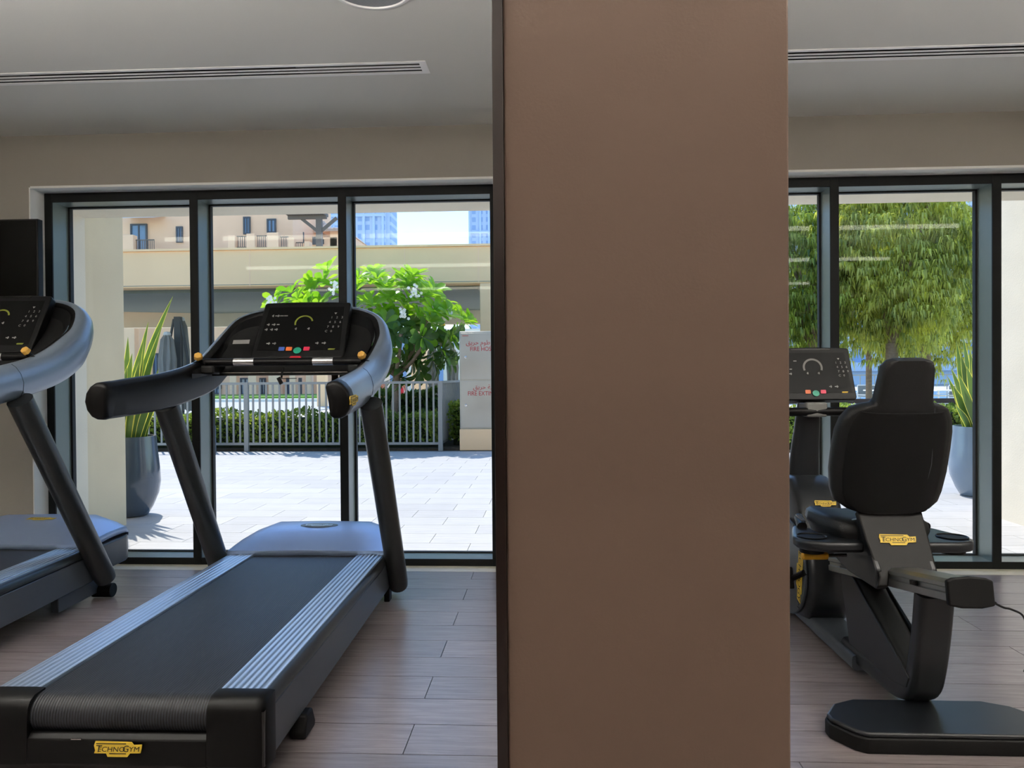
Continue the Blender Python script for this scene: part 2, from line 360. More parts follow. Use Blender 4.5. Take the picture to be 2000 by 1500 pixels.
# boards: rows run along the window wall
bw, bl = .2035, 2.474
plank = G().box(-bl/2+.0016, bl/2-.0016, -bw/2+.0018, bw/2-.0018, -.008, 0).build('plank', 'board', fl, ang=0)
first = True
def floor_pt(x, y, z=0.):
    d = fwd + rt2*((x-1000)/FPX) - up2*((y-750)/FPX)
    return Vector((0, 0, CAM_H))+d*((z-CAM_H)/d.z)
ys = floor_pt(904, 1171.8).y         # a seam between two rows
k = 0
while ys + k*bw < YW: k += 1
rows = range(k-1, -32, -1)
for r in rows:
    y0 = ys + r*bw; yc = y0+bw/2
    if yc < -1.2: continue
    off = -.477 if r % 2 == 0 else .76
    x = off + bl/2 - 3*bl
    while x < XR + bl/2:
        cx0, cx1 = max(x-bl/2, XL), min(x+bl/2, XR)
        if cx1-cx0 > .05:
            if cx1-cx0 > bl-.01 and y0+bw < YW:
                o = plank if first else plank.copy()
                if not first: C.objects.link(o)
                first = False; o.location = (x, yc, 0)
            else:
                yy1 = min(y0+bw, YW)
                o = G().box(cx0-x+.0016, cx1-x-.0016, -bw/2+.0018, yy1-yc-.0018, -.008, 0).build('plank', 'board', fl, ang=0); o.location = (x, yc, 0)
        x += bl
G().box(XL, XR, YB, -1.3, -.007, -.001).build('added_dark_mat', 'dark_floor', fl, ang=0)  # dark sheet added behind the viewer to cut reflected light

ce = G().box(XL, XR, YB, YW, ZC+.075, 3.3)
ce.build('ceiling_slab', 'ceiling', None, ang=0)
cslab = bpy.data.objects['ceiling_slab']; cslab.name = 'ceiling'; cslab['kind'] = 'structure'
# plasterboard face with the two slot openings and the speaker hole left as recesses
SY0, SY1 = 3.600, 3.735
DL0, DL1, DR0, DR1 = -3.05, -.60, .95, 3.4
cf = G()
for x0, x1, y0, y1 in ((XL, XR, YB, SY0), (XL, XR, SY1, YW), (XL, DL0, SY0, SY1), (DL1, DR0, SY0, SY1), (DR1, XR, SY0, SY1)):
    cf.box(x0, x1, y0, y1, ZC, ZC+.025)
cf.build('ceiling_board', 'ceiling', cslab, ang=0)

def struct(name, g, m, **k):
    o = g.build(name, m, ang=k.pop('ang', 0), **k); o['kind'] = 'structure'; return o
W1 = (-3.27, -.32); W2 = (.757, 3.70); ZT = 2.405
wb = G()
wb.box(XL, W1[0], YW, YF+.0, 0, 3.6); wb.box(W1[1], W2[0], YW, YF, 0, 3.6); wb.box(W2[1], XR, YW, YF, 0, 3.6)
for a, b in (W1, W2): wb.box(a, b, YW, YF, ZT+.012, 3.6)
struct('wall_front', wb, 'wall')
rv = G()                                # lighter painted returns round the openings
for a, b in (W1, W2):
    rv.box(a-.004, a+.004, YW-.0015, YF, 0, ZT+.006); rv.box(b-.004, b+.004, YW-.0015, YF, 0, ZT+.006); rv.box(a+.004, b-.004, YW-.0015, YF, ZT, ZT+.014)
struct('trim_1', rv, 'reveal')
ex = G()                                # outer leaf of the facade
ex.box(-9, W1[0]-.05, YF, YO, -.1, 3.6); ex.box(W1[1]+.05, W2[0]-.05, YF, YO, -.1, 3.6); ex.box(W2[1]+.05, 9, YF, YO, -.1, 3.6)
for a, b in (W1, W2): ex.box(a-.05, b+.05, YF+.21, YO, 2.352, 3.6); ex.box(a-.05, b+.05, YF, YF+.21, 2.425, 3.6)
struct('wall_facade', ex, 'extl')
struct('wall_left', G().box(XL-.15, XL, YB, YW+.13, 0, 3.6), 'wall')
struct('wall_right', G().box(XR, XR+.15, YB, YW+.13, 0, 3.6), 'wall')
struct('wall_back', G().box(XL-.15, XR+.15, YB-.15, YB, 0, 3.6), 'wallback')
struct('roof_overhang', G().box(-9, 9, YW+.13, 6.18, 3.3, 3.62), 'extl')
struct('pier_left', G().box(-4.6, -3.495, YO, 5.93, -.02, 3.3), 'ext')
struct('pier_right', G().box(3.68, 4.0, YO, 6.68, -.02, 3.3), 'extl')
th = G()
for a, b in (W1, W2): th.box(a, b, YW, YF, -.05, .001)
struct('trim_2', th, 'marble')
struct('baseboard_front', G().box(XL, W1[0]-.01, YW-.012, YW, 0, .08).box(W1[1]+.01, W2[0]-.01, YW-.012, YW, 0, .08).box(W2[1]+.01, XR, YW-.012, YW, 0, .08), 'wall')
# pillar with its dark veneer strip
struct('pillar', G().box(-.0905, .4745, 1.5, 2.1, 0, ZC), 'pillar', bev=.004)
struct('trim_3', G().box(-.1125, -.0905, 1.492, 2.1, 0, ZC), 'darkwood', bev=.001)

def window(n, a, b):
    root = bpy.data.objects.new('window_%d' % n, None); C.objects.link(root); root['kind'] = 'structure'
    f = .052
    x = [a, a+.965, a+1.93, b-f]
    g = G(); g.box(a, b, YF, YF+.012, 2.347, 2.42); g.build('frame_head', 'frame', root, bev=.0015, ang=0)
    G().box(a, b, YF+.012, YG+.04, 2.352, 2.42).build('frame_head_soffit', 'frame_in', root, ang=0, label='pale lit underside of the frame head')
    G().box(a, b, YF, YF+.012, -.01, .044).build('frame_sill', 'frame', root, bev=.0015, ang=0)
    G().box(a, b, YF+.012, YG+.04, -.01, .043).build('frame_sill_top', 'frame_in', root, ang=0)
    for i, x0 in enumerate(x):
        G().box(x0, x0+f, YF-.001, YF+.012, .0, 2.40).build('mullion', 'frame', root, bev=.0015, ang=0)
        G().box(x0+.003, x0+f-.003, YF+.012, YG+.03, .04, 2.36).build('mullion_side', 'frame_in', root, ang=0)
    for i in range(3):
        x0, x1 = x[i]+f-.003, x[i+1]+.003
        k = G(); t = .012
        for q in ((x0, x0+t, .043, 2.352), (x1-t, x1, .043, 2.352), (x0+t, x1-t, .043, .043+t*.7), (x0+t, x1-t, 2.352-t*.7, 2.352)):
            k.box(q[0], q[1], YG-.012, YG+.022, q[2], q[3])
        k.build('gasket', 'gasket', root, ang=0)
        G().box(x0+.002, x1-.002, YG, YG+.008, .045, 2.350).build('pane', 'glass', root, ang=0)
window(1, *W1); window(2, *W2)

# linear ceiling lights out of the picture (the photograph shows them as thin bright lines mirrored in the panes)
for i, (y, lb) in enumerate(((1.85, 'long linear ceiling light nearest the window, mirrored highest in the panes'), (-.30, 'long linear ceiling light above the viewer'), (-2.9, 'long linear ceiling light at the rear of the room'))):
    t = thing('linear_light', lb, 'light', (.15, y, ZC))
    for x0, x1 in ((-4.3, -.35), (.6, 4.3)):
        G().box(x0, x1, -.03, .03, -.012, 0).build('profile', 'grille', t, ang=0)
        G().box(x0+.01, x1-.01, -.022, .022, -.05, -.012).build('diffuser', 'lamp', t, ang=0)

# hanging troughs added out of view to brighten the ceiling beyond its daylight
for y, lb in ((1.30, 'added ceiling fill light hung nearest the window, out of view'), (-1.2, 'added ceiling fill light hung just behind the viewer'), (-3.4, 'added ceiling fill light hung at the rear of the room')):
    t = thing('added_uplight', lb, 'light', (.15, y, 2.06))
    for x0, x1 in ((-4.3, -.45), (.6, 4.3)):
        G().box(x0, x1, -.06, .06, -.02, 0).box(x0, x1, -.06, -.052, 0, .03).box(x0, x1, .052, .06, 0, .03).build('trough', 'grille', t, ang=0)
        G().box(x0+.01, x1-.01, -.045, .045, .004, .012).build('fill_emitter', 'uplamp' if y > 0 else 'fill_glow_dim', t, ang=0)
        for x in (x0+.3, x1-.3): G().box(x-.003, x+.003, -.003, .003, .03, .675).build('hanger', 'chrome', t, ang=0)

# slot diffusers
def slot(x0, x1, label, closed):
    t = thing('slot_diffuser', label, 'air vent', ((x0+x1)/2, (SY0+SY1)/2, ZC))
    h, w = (x1-x0)/2, (SY1-SY0)/2
    G().box(-h, h, -w, w, .05, .06).build('plenum', 'dark', t, ang=0)
    fr = G()
    fr.box(-h-.004, h+.004, -w-.004, -w+.016, -.004, .001); fr.box(-h-.004, h+.004, w-.018, w+.004, -.004, .001)
    for e in (-1, 1): fr.box(min(e*(h+.004), e*(h-.03)), max(e*(h+.004), e*(h-.03)), -w+.016, w-.018, -.004, .001)
    G().box(-h, h, -w, -w+.014, .001, .05).box(-h, h, w-.016, w, .001, .05).build('duct_lining', 'dark', t, ang=0)
    fr.build('frame', 'grille', t, ang=0)
    gap = (2*w-.034)/3
    for i in (1, 2):
        yy = -w+.016+gap*i
        G().box(-h+.03, h-.03, yy-.0055, yy+.0055, -.004, .0).build('slat', 'grille', t, ang=0)
        G().box(-h+.03, h-.03, yy-.003, yy+.003, .0, .05).build('blade', 'dark', t, ang=0)
    for a, b in closed:
        for i in range(3):
            y0 = -w+.016+gap*i+.006
            G().box(a-(x0+x1)/2, b-(x0+x1)/2, y0, y0+gap-.012, .002, .006).build('baffle', 'slotg', t, ang=0)
    return t
slot(DL0, DL1, 'white three-slot ceiling air diffuser ending left of the pillar', [(-1.25, -.635), (-3.02, -2.62)])
slot(DR0, DR1, 'white three-slot ceiling air diffuser running right from behind the pillar', [])
sp = thing('ceiling_speaker', 'round white-rimmed ceiling speaker with grey mesh above the treadmill', 'speaker', (-.70, 2.905, ZC))
G().lathe([(.172, 0), (.172, -.005), (.166, -.009), (.155, -.009), (.152, -.002)], n=48, cap=False).build('rim', 'grille', sp)
G().lathe([(.001, -.004), (.154, -.003)], n=48, cap=False).build('mesh_cover', 'speaker', sp)
G().lathe([(.006, -.0075), (.006, -.003)], n=12).build('badge', 'grille', sp)

# television
tv = thing('television', 'black flat-screen television on a bracket left of the window', 'television', (-3.60, 4.24, 1.91))
G().box(-.60, .60, -.02, .025, -.235, .235).build('casing', 'blackp', tv, bev=.004)
G().box(-.588, .588, -.0215, -.0195, -.215, .225).build('screen', 'tvscreen', tv, ang=0)
G().box(-.15, .15, .025, .05, -.12, .12).box(-.03, .03, .05, .285, -.03, .03).box(-.1, .1, .27, .29, -.1, .1).build('wall_bracket', 'blackm', tv, bev=.002)

# ------------------------------------------------------------------ treadmill
def interp(path, n):
    """Catmull-Rom resample"""
    P = [Vector(p) for p in path]; out = []
    P = [P[0]*2-P[1]]+P+[P[-1]*2-P[-2]]
    for i in range(1, len(P)-2):
        for j in range(n):
            t = j/n; a, b, c, d = P[i-1:i+3]
            out.append(.5*((2*b)+(c-a)*t+(2*a-5*b+4*c-d)*t*t+(3*b-a-3*c+d)*t**3))
    out.append(P[-2]); return out

def console(t, o, ev, hw, hh, style):
    """tilted display: o centre, ev up along the face; style 0 treadmill, 1 bike"""
    o = Vector(o); eu = Vector((1, 0, 0)); ev = Vector(ev).normalized(); n = eu.cross(ev).normalized()   # n faces the user
    if n.y > 0: n = -n
    th = .045
    prof = [(-hw*.93, hh), (-hw*.96, hh*.97), (-hw*1.0, -hh*.86), (-hw*.97, -hh), (hw*.97, -hh), (hw*1.0, -hh*.86), (hw*.96, hh*.97), (hw*.93, hh)]
    prof = [(-hw*.93+hw*1.86*i/8, hh+.006*math.sin(math.pi*i/8)) for i in range(9)][::-1]+[(-hw*.965, hh*.95), (-hw, -hh*.9), (-hw*.96, -hh), (hw*.96, -hh), (hw, -hh*.9), (hw*.965, hh*.95)]
    c = G().prism(prof, o-n*th, eu, ev, n, th).build('console', 'blackp', t, bev=.008, segs=3)
    G().prism([(-hw*.84, hh*.82), (-hw*.9, -hh*.74), (hw*.9, -hh*.74), (hw*.84, hh*.82)], o+n*.0003, eu, ev, n, .001).build('screen', 'screen', c, ang=0)
    G().prism([(-hw*.5, hh*.99), (-hw*.5, hh*.93), (hw*.5, hh*.93), (hw*.5, hh*.99)], o+n*.0004, eu, ev, n, .0012).build('tablet_ledge', 'blackg', c, ang=0)
    q = o+n*.0022
    def P(u, v): return q+eu*(u*hw)+ev*(v*hh)
    a = G(); cx, cy = 0, .24; r0, r1 = (.17, .205) if style == 0 else (.2, .25)
    a0, a1 = (R(-20), R(200))
    n_a = 26
    for i in range(n_a):
        if style == 0 and i < 4: continue
        x = [a0+(a1-a0)*(i+e)/n_a for e in (0, 1)]
        a.add([q+eu*(hw*cx+hw*rr*math.cos(z))+ev*(hh*cy+hw*rr*math.sin(z)) for z, rr in ((x[0], r0), (x[0], r1), (x[1], r1), (x[1], r0))], [(0, 1, 2, 3)])
    a.build('dial_arc', 'lime' if style == 0 else 'ggrey', c, ang=0)
    lg = G()
    digits = ('123', '456', '789')
    for r in range(3):
        for k in range(3):
            put_text(lg, digits[r][k], P(.6+.115*k-(.025*r if style == 0 else -.02*r), .42-.17*r), eu, ev, hw*.085)
    for k, ch in enumerate('C0'): put_text(lg, ch, P(.53+.11*k+(.0 if style == 0 else .12), -.08), eu, ev, hw*.08)
    lg.prism([(-.03*hw, 0), (.03*hw, 0), (.0, -.05*hw)], P(.67, .6), eu, ev, n, .0004)
    lg.lathe([], n=3) if False else None
    for u, v, w in ((-.72, .5, .02), (-.62, .5, .05), (-.52, .5, .04), (-.43, .5, .04), (-.78, .18, .03), (-.66, .18, .04), (-.56, .18, .03), (-.8, 0, .03), (-.68, 0, .03), (-.58, 0, .035),
                    (-.68, -.5, .04), (-.55, -.5, .04), (.38, -.5, .035), (.53, -.5, .045), (-.15, .02, .02), (.13, .02, .025)):
        if style and u < -.5 and abs(v) > .3: continue
        lg.prism([(-w*hw, -.012*hw), (w*hw, -.012*hw), (w*hw, .012*hw), (-w*hw, .012*hw)], P(u, v), eu, ev, n, .0004)
        if abs(u) > .6 or v < .05:
            lg.prism([(-.012*hw, -.03*hw), (.012*hw, -.03*hw), (.012*hw, .03*hw), (-.012*hw, .03*hw)], P(u+w*.4, v), eu, ev, n, .0004)
    lg.build('legends', 'legend', c, ang=0, kind='stuff')
    bt = [('kor', -.2, 0), ('kgr', -.01, 1), ('kred', .18, 0)] + ([('kblue', -.36, 0)] if style == 0 else [])
    for m, u, circ in bt:
        g = G()
        if circ: g.prism([(hw*.085*math.cos(2*math.pi*i/20), hw*.08*math.sin(2*math.pi*i/20)) for i in range(20)], P(u, -.76), eu, ev, n, .003)
        else: g.prism(rrect(hw*.065, hw*.05, hw*.015), P(u, -.7), eu, ev, n, .002)
        g.build('button', m, c, ang=0, label={'kor': 'orange button', 'kgr': 'round green button', 'kred': 'red button', 'kblue': 'blue button'}[m])
    G().prism([(-.08*hw, 0), (-.06*hw, .02*hw), (.08*hw, .02*hw), (.06*hw, -.02*hw), (-.06*hw, -.02*hw)], P(.72, -.72), eu, ev, n, .0012).build('badge', 'lime' if style == 0 else 'yellow', c, ang=0, label='small yellow badge')
    return c

def treadmill(label, loc, tilt, logo_mat, wheels):
    t = thing('treadmill', label, 'treadmill', loc, (tilt, 0, R(.85)))
    # walking belt wrapped over the rear roller
    prof = [(1.78, .262), (.0, .262)]+[(-.055*math.sin(R(a)), .207+.055*math.cos(R(a))) for a in range(15, 181, 15)]
    G().loft([[(x, y, z) for y, z in prof] for x in (-.273, -.14, 0, .14, .273)], closed=False).build('belt', 'belt', t, ang=50)
    G().box(-.27, .27, .02, 1.8, .16, .255).build('deck_board', 'blackm', t, ang=0)
    for s in (-1, 1):
        # ribbed foot rail
        pr = []
        x = .275
        pr.append((x, .255))
        for i in range(6):
            pr += [(x+.002, .270), (x+.013, .2705), (x+.0155, .266), (x+.0185, .266)]; x += .0205
        pr += [(.410, .268), (.413, .262), (.413, .255)]
        G().prism([(s*a, b) for a, b in pr], (0, .015, 0), (1, 0, 0), (0, 0, 1), (0, 1, 0), 1.73).build('foot_rail', 'alu', t, ang=20)
        # rounded dark lip outside the rail
        lip = [(.405, .24), (.409, .266), (.42, .262), (.430, .250), (.434, .232), (.433, .224), (.41, .222)]
        G().prism([(s*a, b) for a, b in lip], (0, .015, 0), (1, 0, 0), (0, 0, 1), (0, 1, 0), 1.73).build('side_lip', 'tube', t, ang=60)
        # flat side panel
        G().prism([(-.035, .07), (-.04, .2), (-.025, .218), (1.80, .218), (1.86, .16), (1.82, .085), (1.7, .078)], (s*.395, 0, 0), (0, 1, 0), (0, 0, 1), (s, 0, 0), .036).build('side_panel', 'tm_grey', t, bev=.004)
        # rear corner cap
        cap = [(.013, .2715), (-.035, .269), (-.056, .258), (-.066, .24), (-.070, .20), (-.074, .08), (-.05, .055), (.013, .055)]
        G().loft([[(s*xx, y+dy, .055+(z-.055)*kz) for y, z in cap] for xx, dy, kz in ((.266, .004, .985), (.29, 0, 1), (.405, 0, 1), (.424, .006, .985), (.434, .018, .95))]).build('rear_cap', 'blackp', t, ang=40)
        G().box(s*.431-.003, s*.431+.003, -.064, -.04, .075, .235).build('cap_seam', 'blackg', t, ang=0)
        # upright tube
        p0, p1 = Vector((s*.472, 1.795, .07)), Vector((s*.472, 1.17, 1.08))
        pts = [p0.lerp(p1, i/6) for i in range(7)]
        u = G(); dr = (p1-p0).normalized()
        ring = lambda p, r: [p+Vector((1, 0, 0))*(r*math.cos(a))+Vector((1, 0, 0)).cross(dr)*(r*1.08*math.sin(a)) for a in [2*math.pi*i/24 for i in range(24)]]
        u.loft([ring(p0+dr*.0, .03), ring(p0+dr*.012, .049), ring(p0+dr*.04, .052)]+[ring(p, .052) for p in pts[1:]]).build('upright', 'tube', t, ang=40)
        # feet
        f = G().prism([(-.05, 0), (.05, 0), (.06, .02), (.03, .075), (-.03, .075), (-.06, .02)], (s*.40, .30, 0), (0, 1, 0), (0, 0, 1), (s, 0, 0), .055)
        f.build('foot', 'blackm', t, bev=.008)
        if wheels:
            w = G(); w.tube([(s*.36, 1.86, -.004), (s*.47, 1.86, -.004)], .038, 20); w.build('wheel', 'blackm', t, ang=40, bev=.003)
            G().box(s*.38-.02, s*.38+.02, 1.5, 1.88, -.01, .075).build('wheel_arm', 'tm_grey', t, bev=.004)
        else:
            G().prism([(-.03, 0), (.03, 0), (.035, .08), (-.035, .08)], (s*.40, 1.78, .0), (0, 1, 0), (0, 0, 1), (s, 0, 0), .03).build('foot', 'blackm', t, bev=.004)
    # rear shroud below the roller
    G().loft([[(x, y, z) for y, z in ((-.05, .165), (-.066, .15), (-.072, .08), (-.05, .055), (.05, .055), (.05, .165))] for x in (-.268, .268)]).build('rear_shroud', 'blackp', t, bev=.004)
    logo(t, (.01, -.0735, .15-.018), (1, 0, 0), (0, 0, 1), .142)
    G().box(-.13, -.1, -.074, -.07, .154, .157).build('shroud_glint', 'chrome', t, ang=0)  # thin bright strip standing in for a glint on the shroud
    # motor hood
    xs = [-.432, -.418, -.37, -.26, -.13, 0, .13, .26, .37, .418, .432]
    def row(y, zc, ze, kx=1.):
        zz = [ze-.03, ze, ze+(zc-ze)*.4, zc-.002, zc, zc+.002, zc, zc-.002, ze+(zc-ze)*.4, ze, ze-.03]
        return [(x*kx, y, z) for x, z in zip(xs, zz)]
    rows = [row(1.69, .262, .262), row(1.692, .288, .286), row(1.76, .318, .292), row(1.84, .352, .298), row(1.90, .368, .302), row(2.0, .374, .302), row(2.06, .37, .30), row(2.10, .352, .29, .985), row(2.125, .31, .27, .95), row(2.13, .262, .255, .93)]
    G().loft(rows, closed=False, cap=False).build('motor_hood', 'tm_hood', t, ang=26, solid=.004)
    bd = [(-.434, 1.80), (-.434, 2.06), (-.415, 2.115), (-.37, 2.145), (.37, 2.145), (.415, 2.115), (.434, 2.06), (.434, 1.80)]
    G().prism(bd, (0, 0, .105), (1, 0, 0), (0, 1, 0), (0, 0, 1), .148).build('motor_housing', 'tm_grey', t, bev=.012, segs=3)
    n = Vector((0, -.12, 1)).normalized(); ev = Vector((1, 0, 0)).cross(n)*-1
    ev = Vector((0, 1, .12)).normalized()
    if logo_mat == 'silver':
        G().prism([(.105*math.cos(a)*1.0, .045*math.sin(a)) for a in [2*math.pi*i/28 for i in range(28)]], (0, 1.935, .3735), (1, 0, 0), (0, 1, .05), (0, -.05, 1), .0015).build('badge_recess', 'tm_grey', t, ang=0)
    logo(t, (0 if logo_mat == 'silver' else .03, 1.93, .3755), (1, 0, 0), (0, 1, .04), .155, logo_mat, 'ink' if logo_mat != 'silver' else 'tm_grey')
    # horseshoe handrail: top edge and bottom edge curves, mirrored
    T = [(.480, .64, 1.182), (.472, .80, 1.197), (.450, 1.1, 1.227), (.442, 1.38, 1.282), (.445, 1.58, 1.375), (.436, 1.68, 1.437), (.388, 1.775, 1.523), (.274, 1.845, 1.576), (.12, 1.875, 1.597), (0, 1.88, 1.60)]
    B = [(.485, .66, 1.045), (.475, .80, 1.050), (.452, 1.105, 1.070), (.435, 1.47, 1.130), (.436, 1.64, 1.195), (.424, 1.745, 1.27), (.372, 1.87, 1.395), (.264, 1.945, 1.468), (.12, 1.975, 1.495), (0, 1.98, 1.50)]
    Tf = interp([Vector(p) for p in T]+[Vector((-x, y, z)) for x, y, z in T[-2::-1]], 4)
    Bf = interp([Vector(p) for p in B]+[Vector((-x, y, z)) for x, y, z in B[-2::-1]], 4)
    N = len(Tf); rings = []; innerT = []; outs = []
    for i in range(N):
        tg = (Tf[min(i+1, N-1)]-Tf[max(i-1, 0)]).normalized(); uv = (Tf[i]-Bf[i]).normalized()
        o = tg.cross(uv).normalized()
        if o.dot(Vector((Tf[i].x, max(0, Tf[i].y-1.5)*3, 0))) < 0: o = -o
        outs.append(o)
        A, Bm = Tf[i], Bf[i]; L = lambda k: A.lerp(Bm, k)
        ring = [A-o*.05+uv*.0, A-o*.03+uv*.007, A-o*.01+uv*.004, L(.06)+o*.008, L(.25)+o*.026, L(.5)+o*.034, L(.75)+o*.027, L(.94)+o*.008, Bm-o*.01, Bm-o*.035, L(.92)-o*.05, L(.5)-o*.052, L(.1)-o*.058]
        rings.append(ring); innerT.append(A-o*.058-uv*.012)
    hr = G().loft(rings).build('handrail', 'tm_blue', t, ang=50)
    hr.data.materials.append(M['blackp'])
    for j, pl in enumerate(hr.data.polygons):
        if j < 13*(N-1) and j % 13 in (0, 9, 10, 11, 12): pl.material_index = 1
    # seams: thin dark line where rear arm meets front hoop
    for idx in (9, N-10):
        G().tube(rings[idx][2:9], .0012, 5).build('seam', 'blackm', hr, ang=0)
    for e in (0, N-1):
        c0 = rings[e]; ce = sum((Vector(p) for p in c0), Vector())/len(c0)
        d = (Tf[0]-Tf[1]).normalized() if e == 0 else (Tf[-1]-Tf[-2]).normalized()
        G().loft([[ce+(Vector(p)-ce)*k+d*w for p in c0] for k, w in ((1.015, -.05), (1.02, -.0), (1.0, .012), (.94, .022), (.8, .027), (.05, .030))]).build('arm_cap', 'blackp', t, ang=60)
    # inner black lip and bowl
    I0, I1 = 10, N-11
    lipr = []
    seq = range(I0, I1+1)
    def low(i):
        p = Tf[i]; a = min(1, abs(p.x)/.43)
        y = 1.50-.12*(a**4); return Vector((p.x*(.78 if a < .95 else .84), y-.02 if a < .9 else min(y, p.y-.03), 1.222))
    def rim(i): return innerT[i]
    def lip2(i):
        q = rim(i).lerp(low(i), .16); return q
    r1 = [rim(i)+Vector((0, 0, .008)) for i in seq]; r2 = [lip2(i) for i in seq]
    r3 = [rim(i).lerp(low(i), .24)-Vector((0, 0, .03)) for i in seq]; r4 = [rim(i).lerp(low(i), .6)-Vector((0, 0, .03)) for i in seq]; r5 = [low(i) for i in seq]
    G().loft([r1, r2], closed=False).build('inner_lip', 'blackp', t, ang=60)
    G().loft([r2, r3, r4, r5], closed=False).build('bowl', 'blackm', t, ang=60)
    # cross bar with pulse plates, tray and silver strip
    G().tube([(-.42, 1.34, 1.262), (-.38, 1.385, 1.278), (.38, 1.385, 1.278), (.42, 1.34, 1.262)], .0185, 14).build('grab_bar', 'blackp', t)
    for s in (-1, 1):
        G().tube([(s*.144, 1.385, 1.278), (s*.243, 1.385, 1.278)], .0197, 16).build('pulse_plate', 'chrome', t, label='bright metal pulse plate')
        k = G().tube([(s*.40, 1.36, 1.27), (s*.395, 1.335, 1.297)], .013, 10).build('joystick', 'blackm', t)
        G().tube([(s*.396, 1.335, 1.298), (s*.392, 1.318, 1.312)], [.022, .019], 6).build('knob', 'gold', k, bev=.003, ang=20, label='golden hexagonal joystick knob')
        G().box(min(s*.32, s*.41), max(s*.32, s*.41), 1.33, 1.48, 1.22, 1.262).build('bar_mount', 'blackm', t, bev=.01)
    G().prism([(1.44, 1.235), (1.42, 1.222), (1.42, 1.212), (1.56, 1.212), (1.56, 1.235)], (-.37, 0, 0), (0, 1, 0), (0, 0, 1), (1, 0, 0), .74).build('tray', 'blackm', t, bev=.002)
    G().box(-.345, .345, 1.413, 1.418, 1.224, 1.2285).build('tray_strip', 'chrome', t, ang=0)
    G().prism([(-.028, -.006), (.035, -.006), (.028, .008), (-.02, .008)], (.045, 1.405, 1.298), (1, 0, 0), (0, 0, 1), (0, 1, 0), .02).build('emergency_stop', 'estop', t, bev=.002, label='red emergency stop')
    G().tube([(.01, 1.352, 1.25), (.005, 1.345, 1.225), (.0, 1.35, 1.20)], .005, 8).obox((-.006, 1.345, 1.186), (.9, 0, .45), (0, 1, 0), (-.45, 0, .9), .008, .006, .017).tube([(.0, 1.345, 1.196), (.075, 1.345, 1.197)], .0018, 6).build('safety_clip', 'blackm', t)
    console(t, (0, 1.675, 1.452), (0, .21, .31), .24, .182, 0)
    G().prism([(-.2, 0), (.2, 0), (.18, -.05), (-.18, -.05)], (0, 1.59, 1.30), (1, 0, 0), (0, .3, 1), (0, 1, -.3), .06).build('console_base', 'blackm', t, bev=.005)
    lb = G().prism([(-.042, -.012), (.042, -.012), (.042, .012), (-.042, .012)], (-.285, 1.575, 1.385), (.98, .1, .02), (0, .5, .86), (0, -.86, .5), .001).build('label_sticker', 'label', t, ang=0)
    # logo on the outer face of the right arm end
    o = outs[1]; L = Tf[1].lerp(Bf[1], .5)+o*.036 + (Tf[2]-Tf[1])*.1
    s = 1 if o.x > 0 else -1
    for i0 in ((1, N-2)):
        o = outs[i0]; L = Tf[i0].lerp(Bf[i0], .52)+o*.0355
        if o.x > 0: logo(t, L, (0, 1, .06), (-.0, -.06, 1), .13)
    return t

tm = treadmill('treadmill in the middle of the picture, facing the window, wholly in view', (-1.268, 2.15, 0), 0, 'silver', False)
treadmill('treadmill cut off by the left edge, nearest the television', (-2.85, 2.085, .0), R(1.39), 'yellow', True)

# ------------------------------------------------------------------ recumbent bike
bk = thing('recumbent_bike', 'black recumbent exercise bike right of the pillar, seen from behind its high seat', 'exercise bike', (1.26, 2.5, 0))
def Y(v): return v-2.5
base = [(-.22, Y(2.64)), (-.30, Y(2.60)), (-.352, Y(2.52)), (-.352, Y(2.48)), (-.30, Y(2.40)), (-.27, Y(2.38)), (.27, Y(2.38)), (.30, Y(2.40)), (.352, Y(2.48)), (.352, Y(2.52)), (.30, Y(2.60)), (.22, Y(2.64))]
G().prism(base, (0, 0, .0), (1, 0, 0), (0, 1, 0), (0, 0, 1), .05).build('rear_foot', 'blackm', bk, bev=.006)
G().prism([(x*.985, y*.98) for x, y in base], (0, 0, .05), (1, 0, 0), (0, 1, 0), (0, 0, 1), .016).build('foot_cover', 'bikegrey', bk, bev=.009, segs=3)
# rear post curving forward into the floor beam
pth = interp([(0, Y(2.51), .47), (0, Y(2.53), .34), (0, Y(2.56), .21), (0, Y(2.60), .125), (0, Y(2.70), .085), (0, Y(2.9), .075), (0, Y(3.15), .07)], 5)
rg = []
for i, p in enumerate(pth):
    tg = (pth[min(i+1, len(pth)-1)]-pth[max(i-1, 0)]).normalized(); nn = Vector((1, 0, 0)).cross(tg)
    rg.append([p+Vector((1, 0, 0))*a+nn*b for a, b in rrect(.056, .036, .022, 3)])
G().loft(rg).build('frame_tube', 'bikegrey', bk, ang=40)
G().loft([[(a, y, .052+b) for a, b in rrect(w, .03, .015, 3)] for y, w in ((Y(3.0), .072), (Y(3.4), .078), (Y(3.9), .078))]).build('floor_beam', 'tm_grey', bk, ang=40)
G().box(-.24, .24, Y(3.93), Y(4.03), 0, .05).build('front_foot', 'blackm', bk, bev=.012, segs=3)
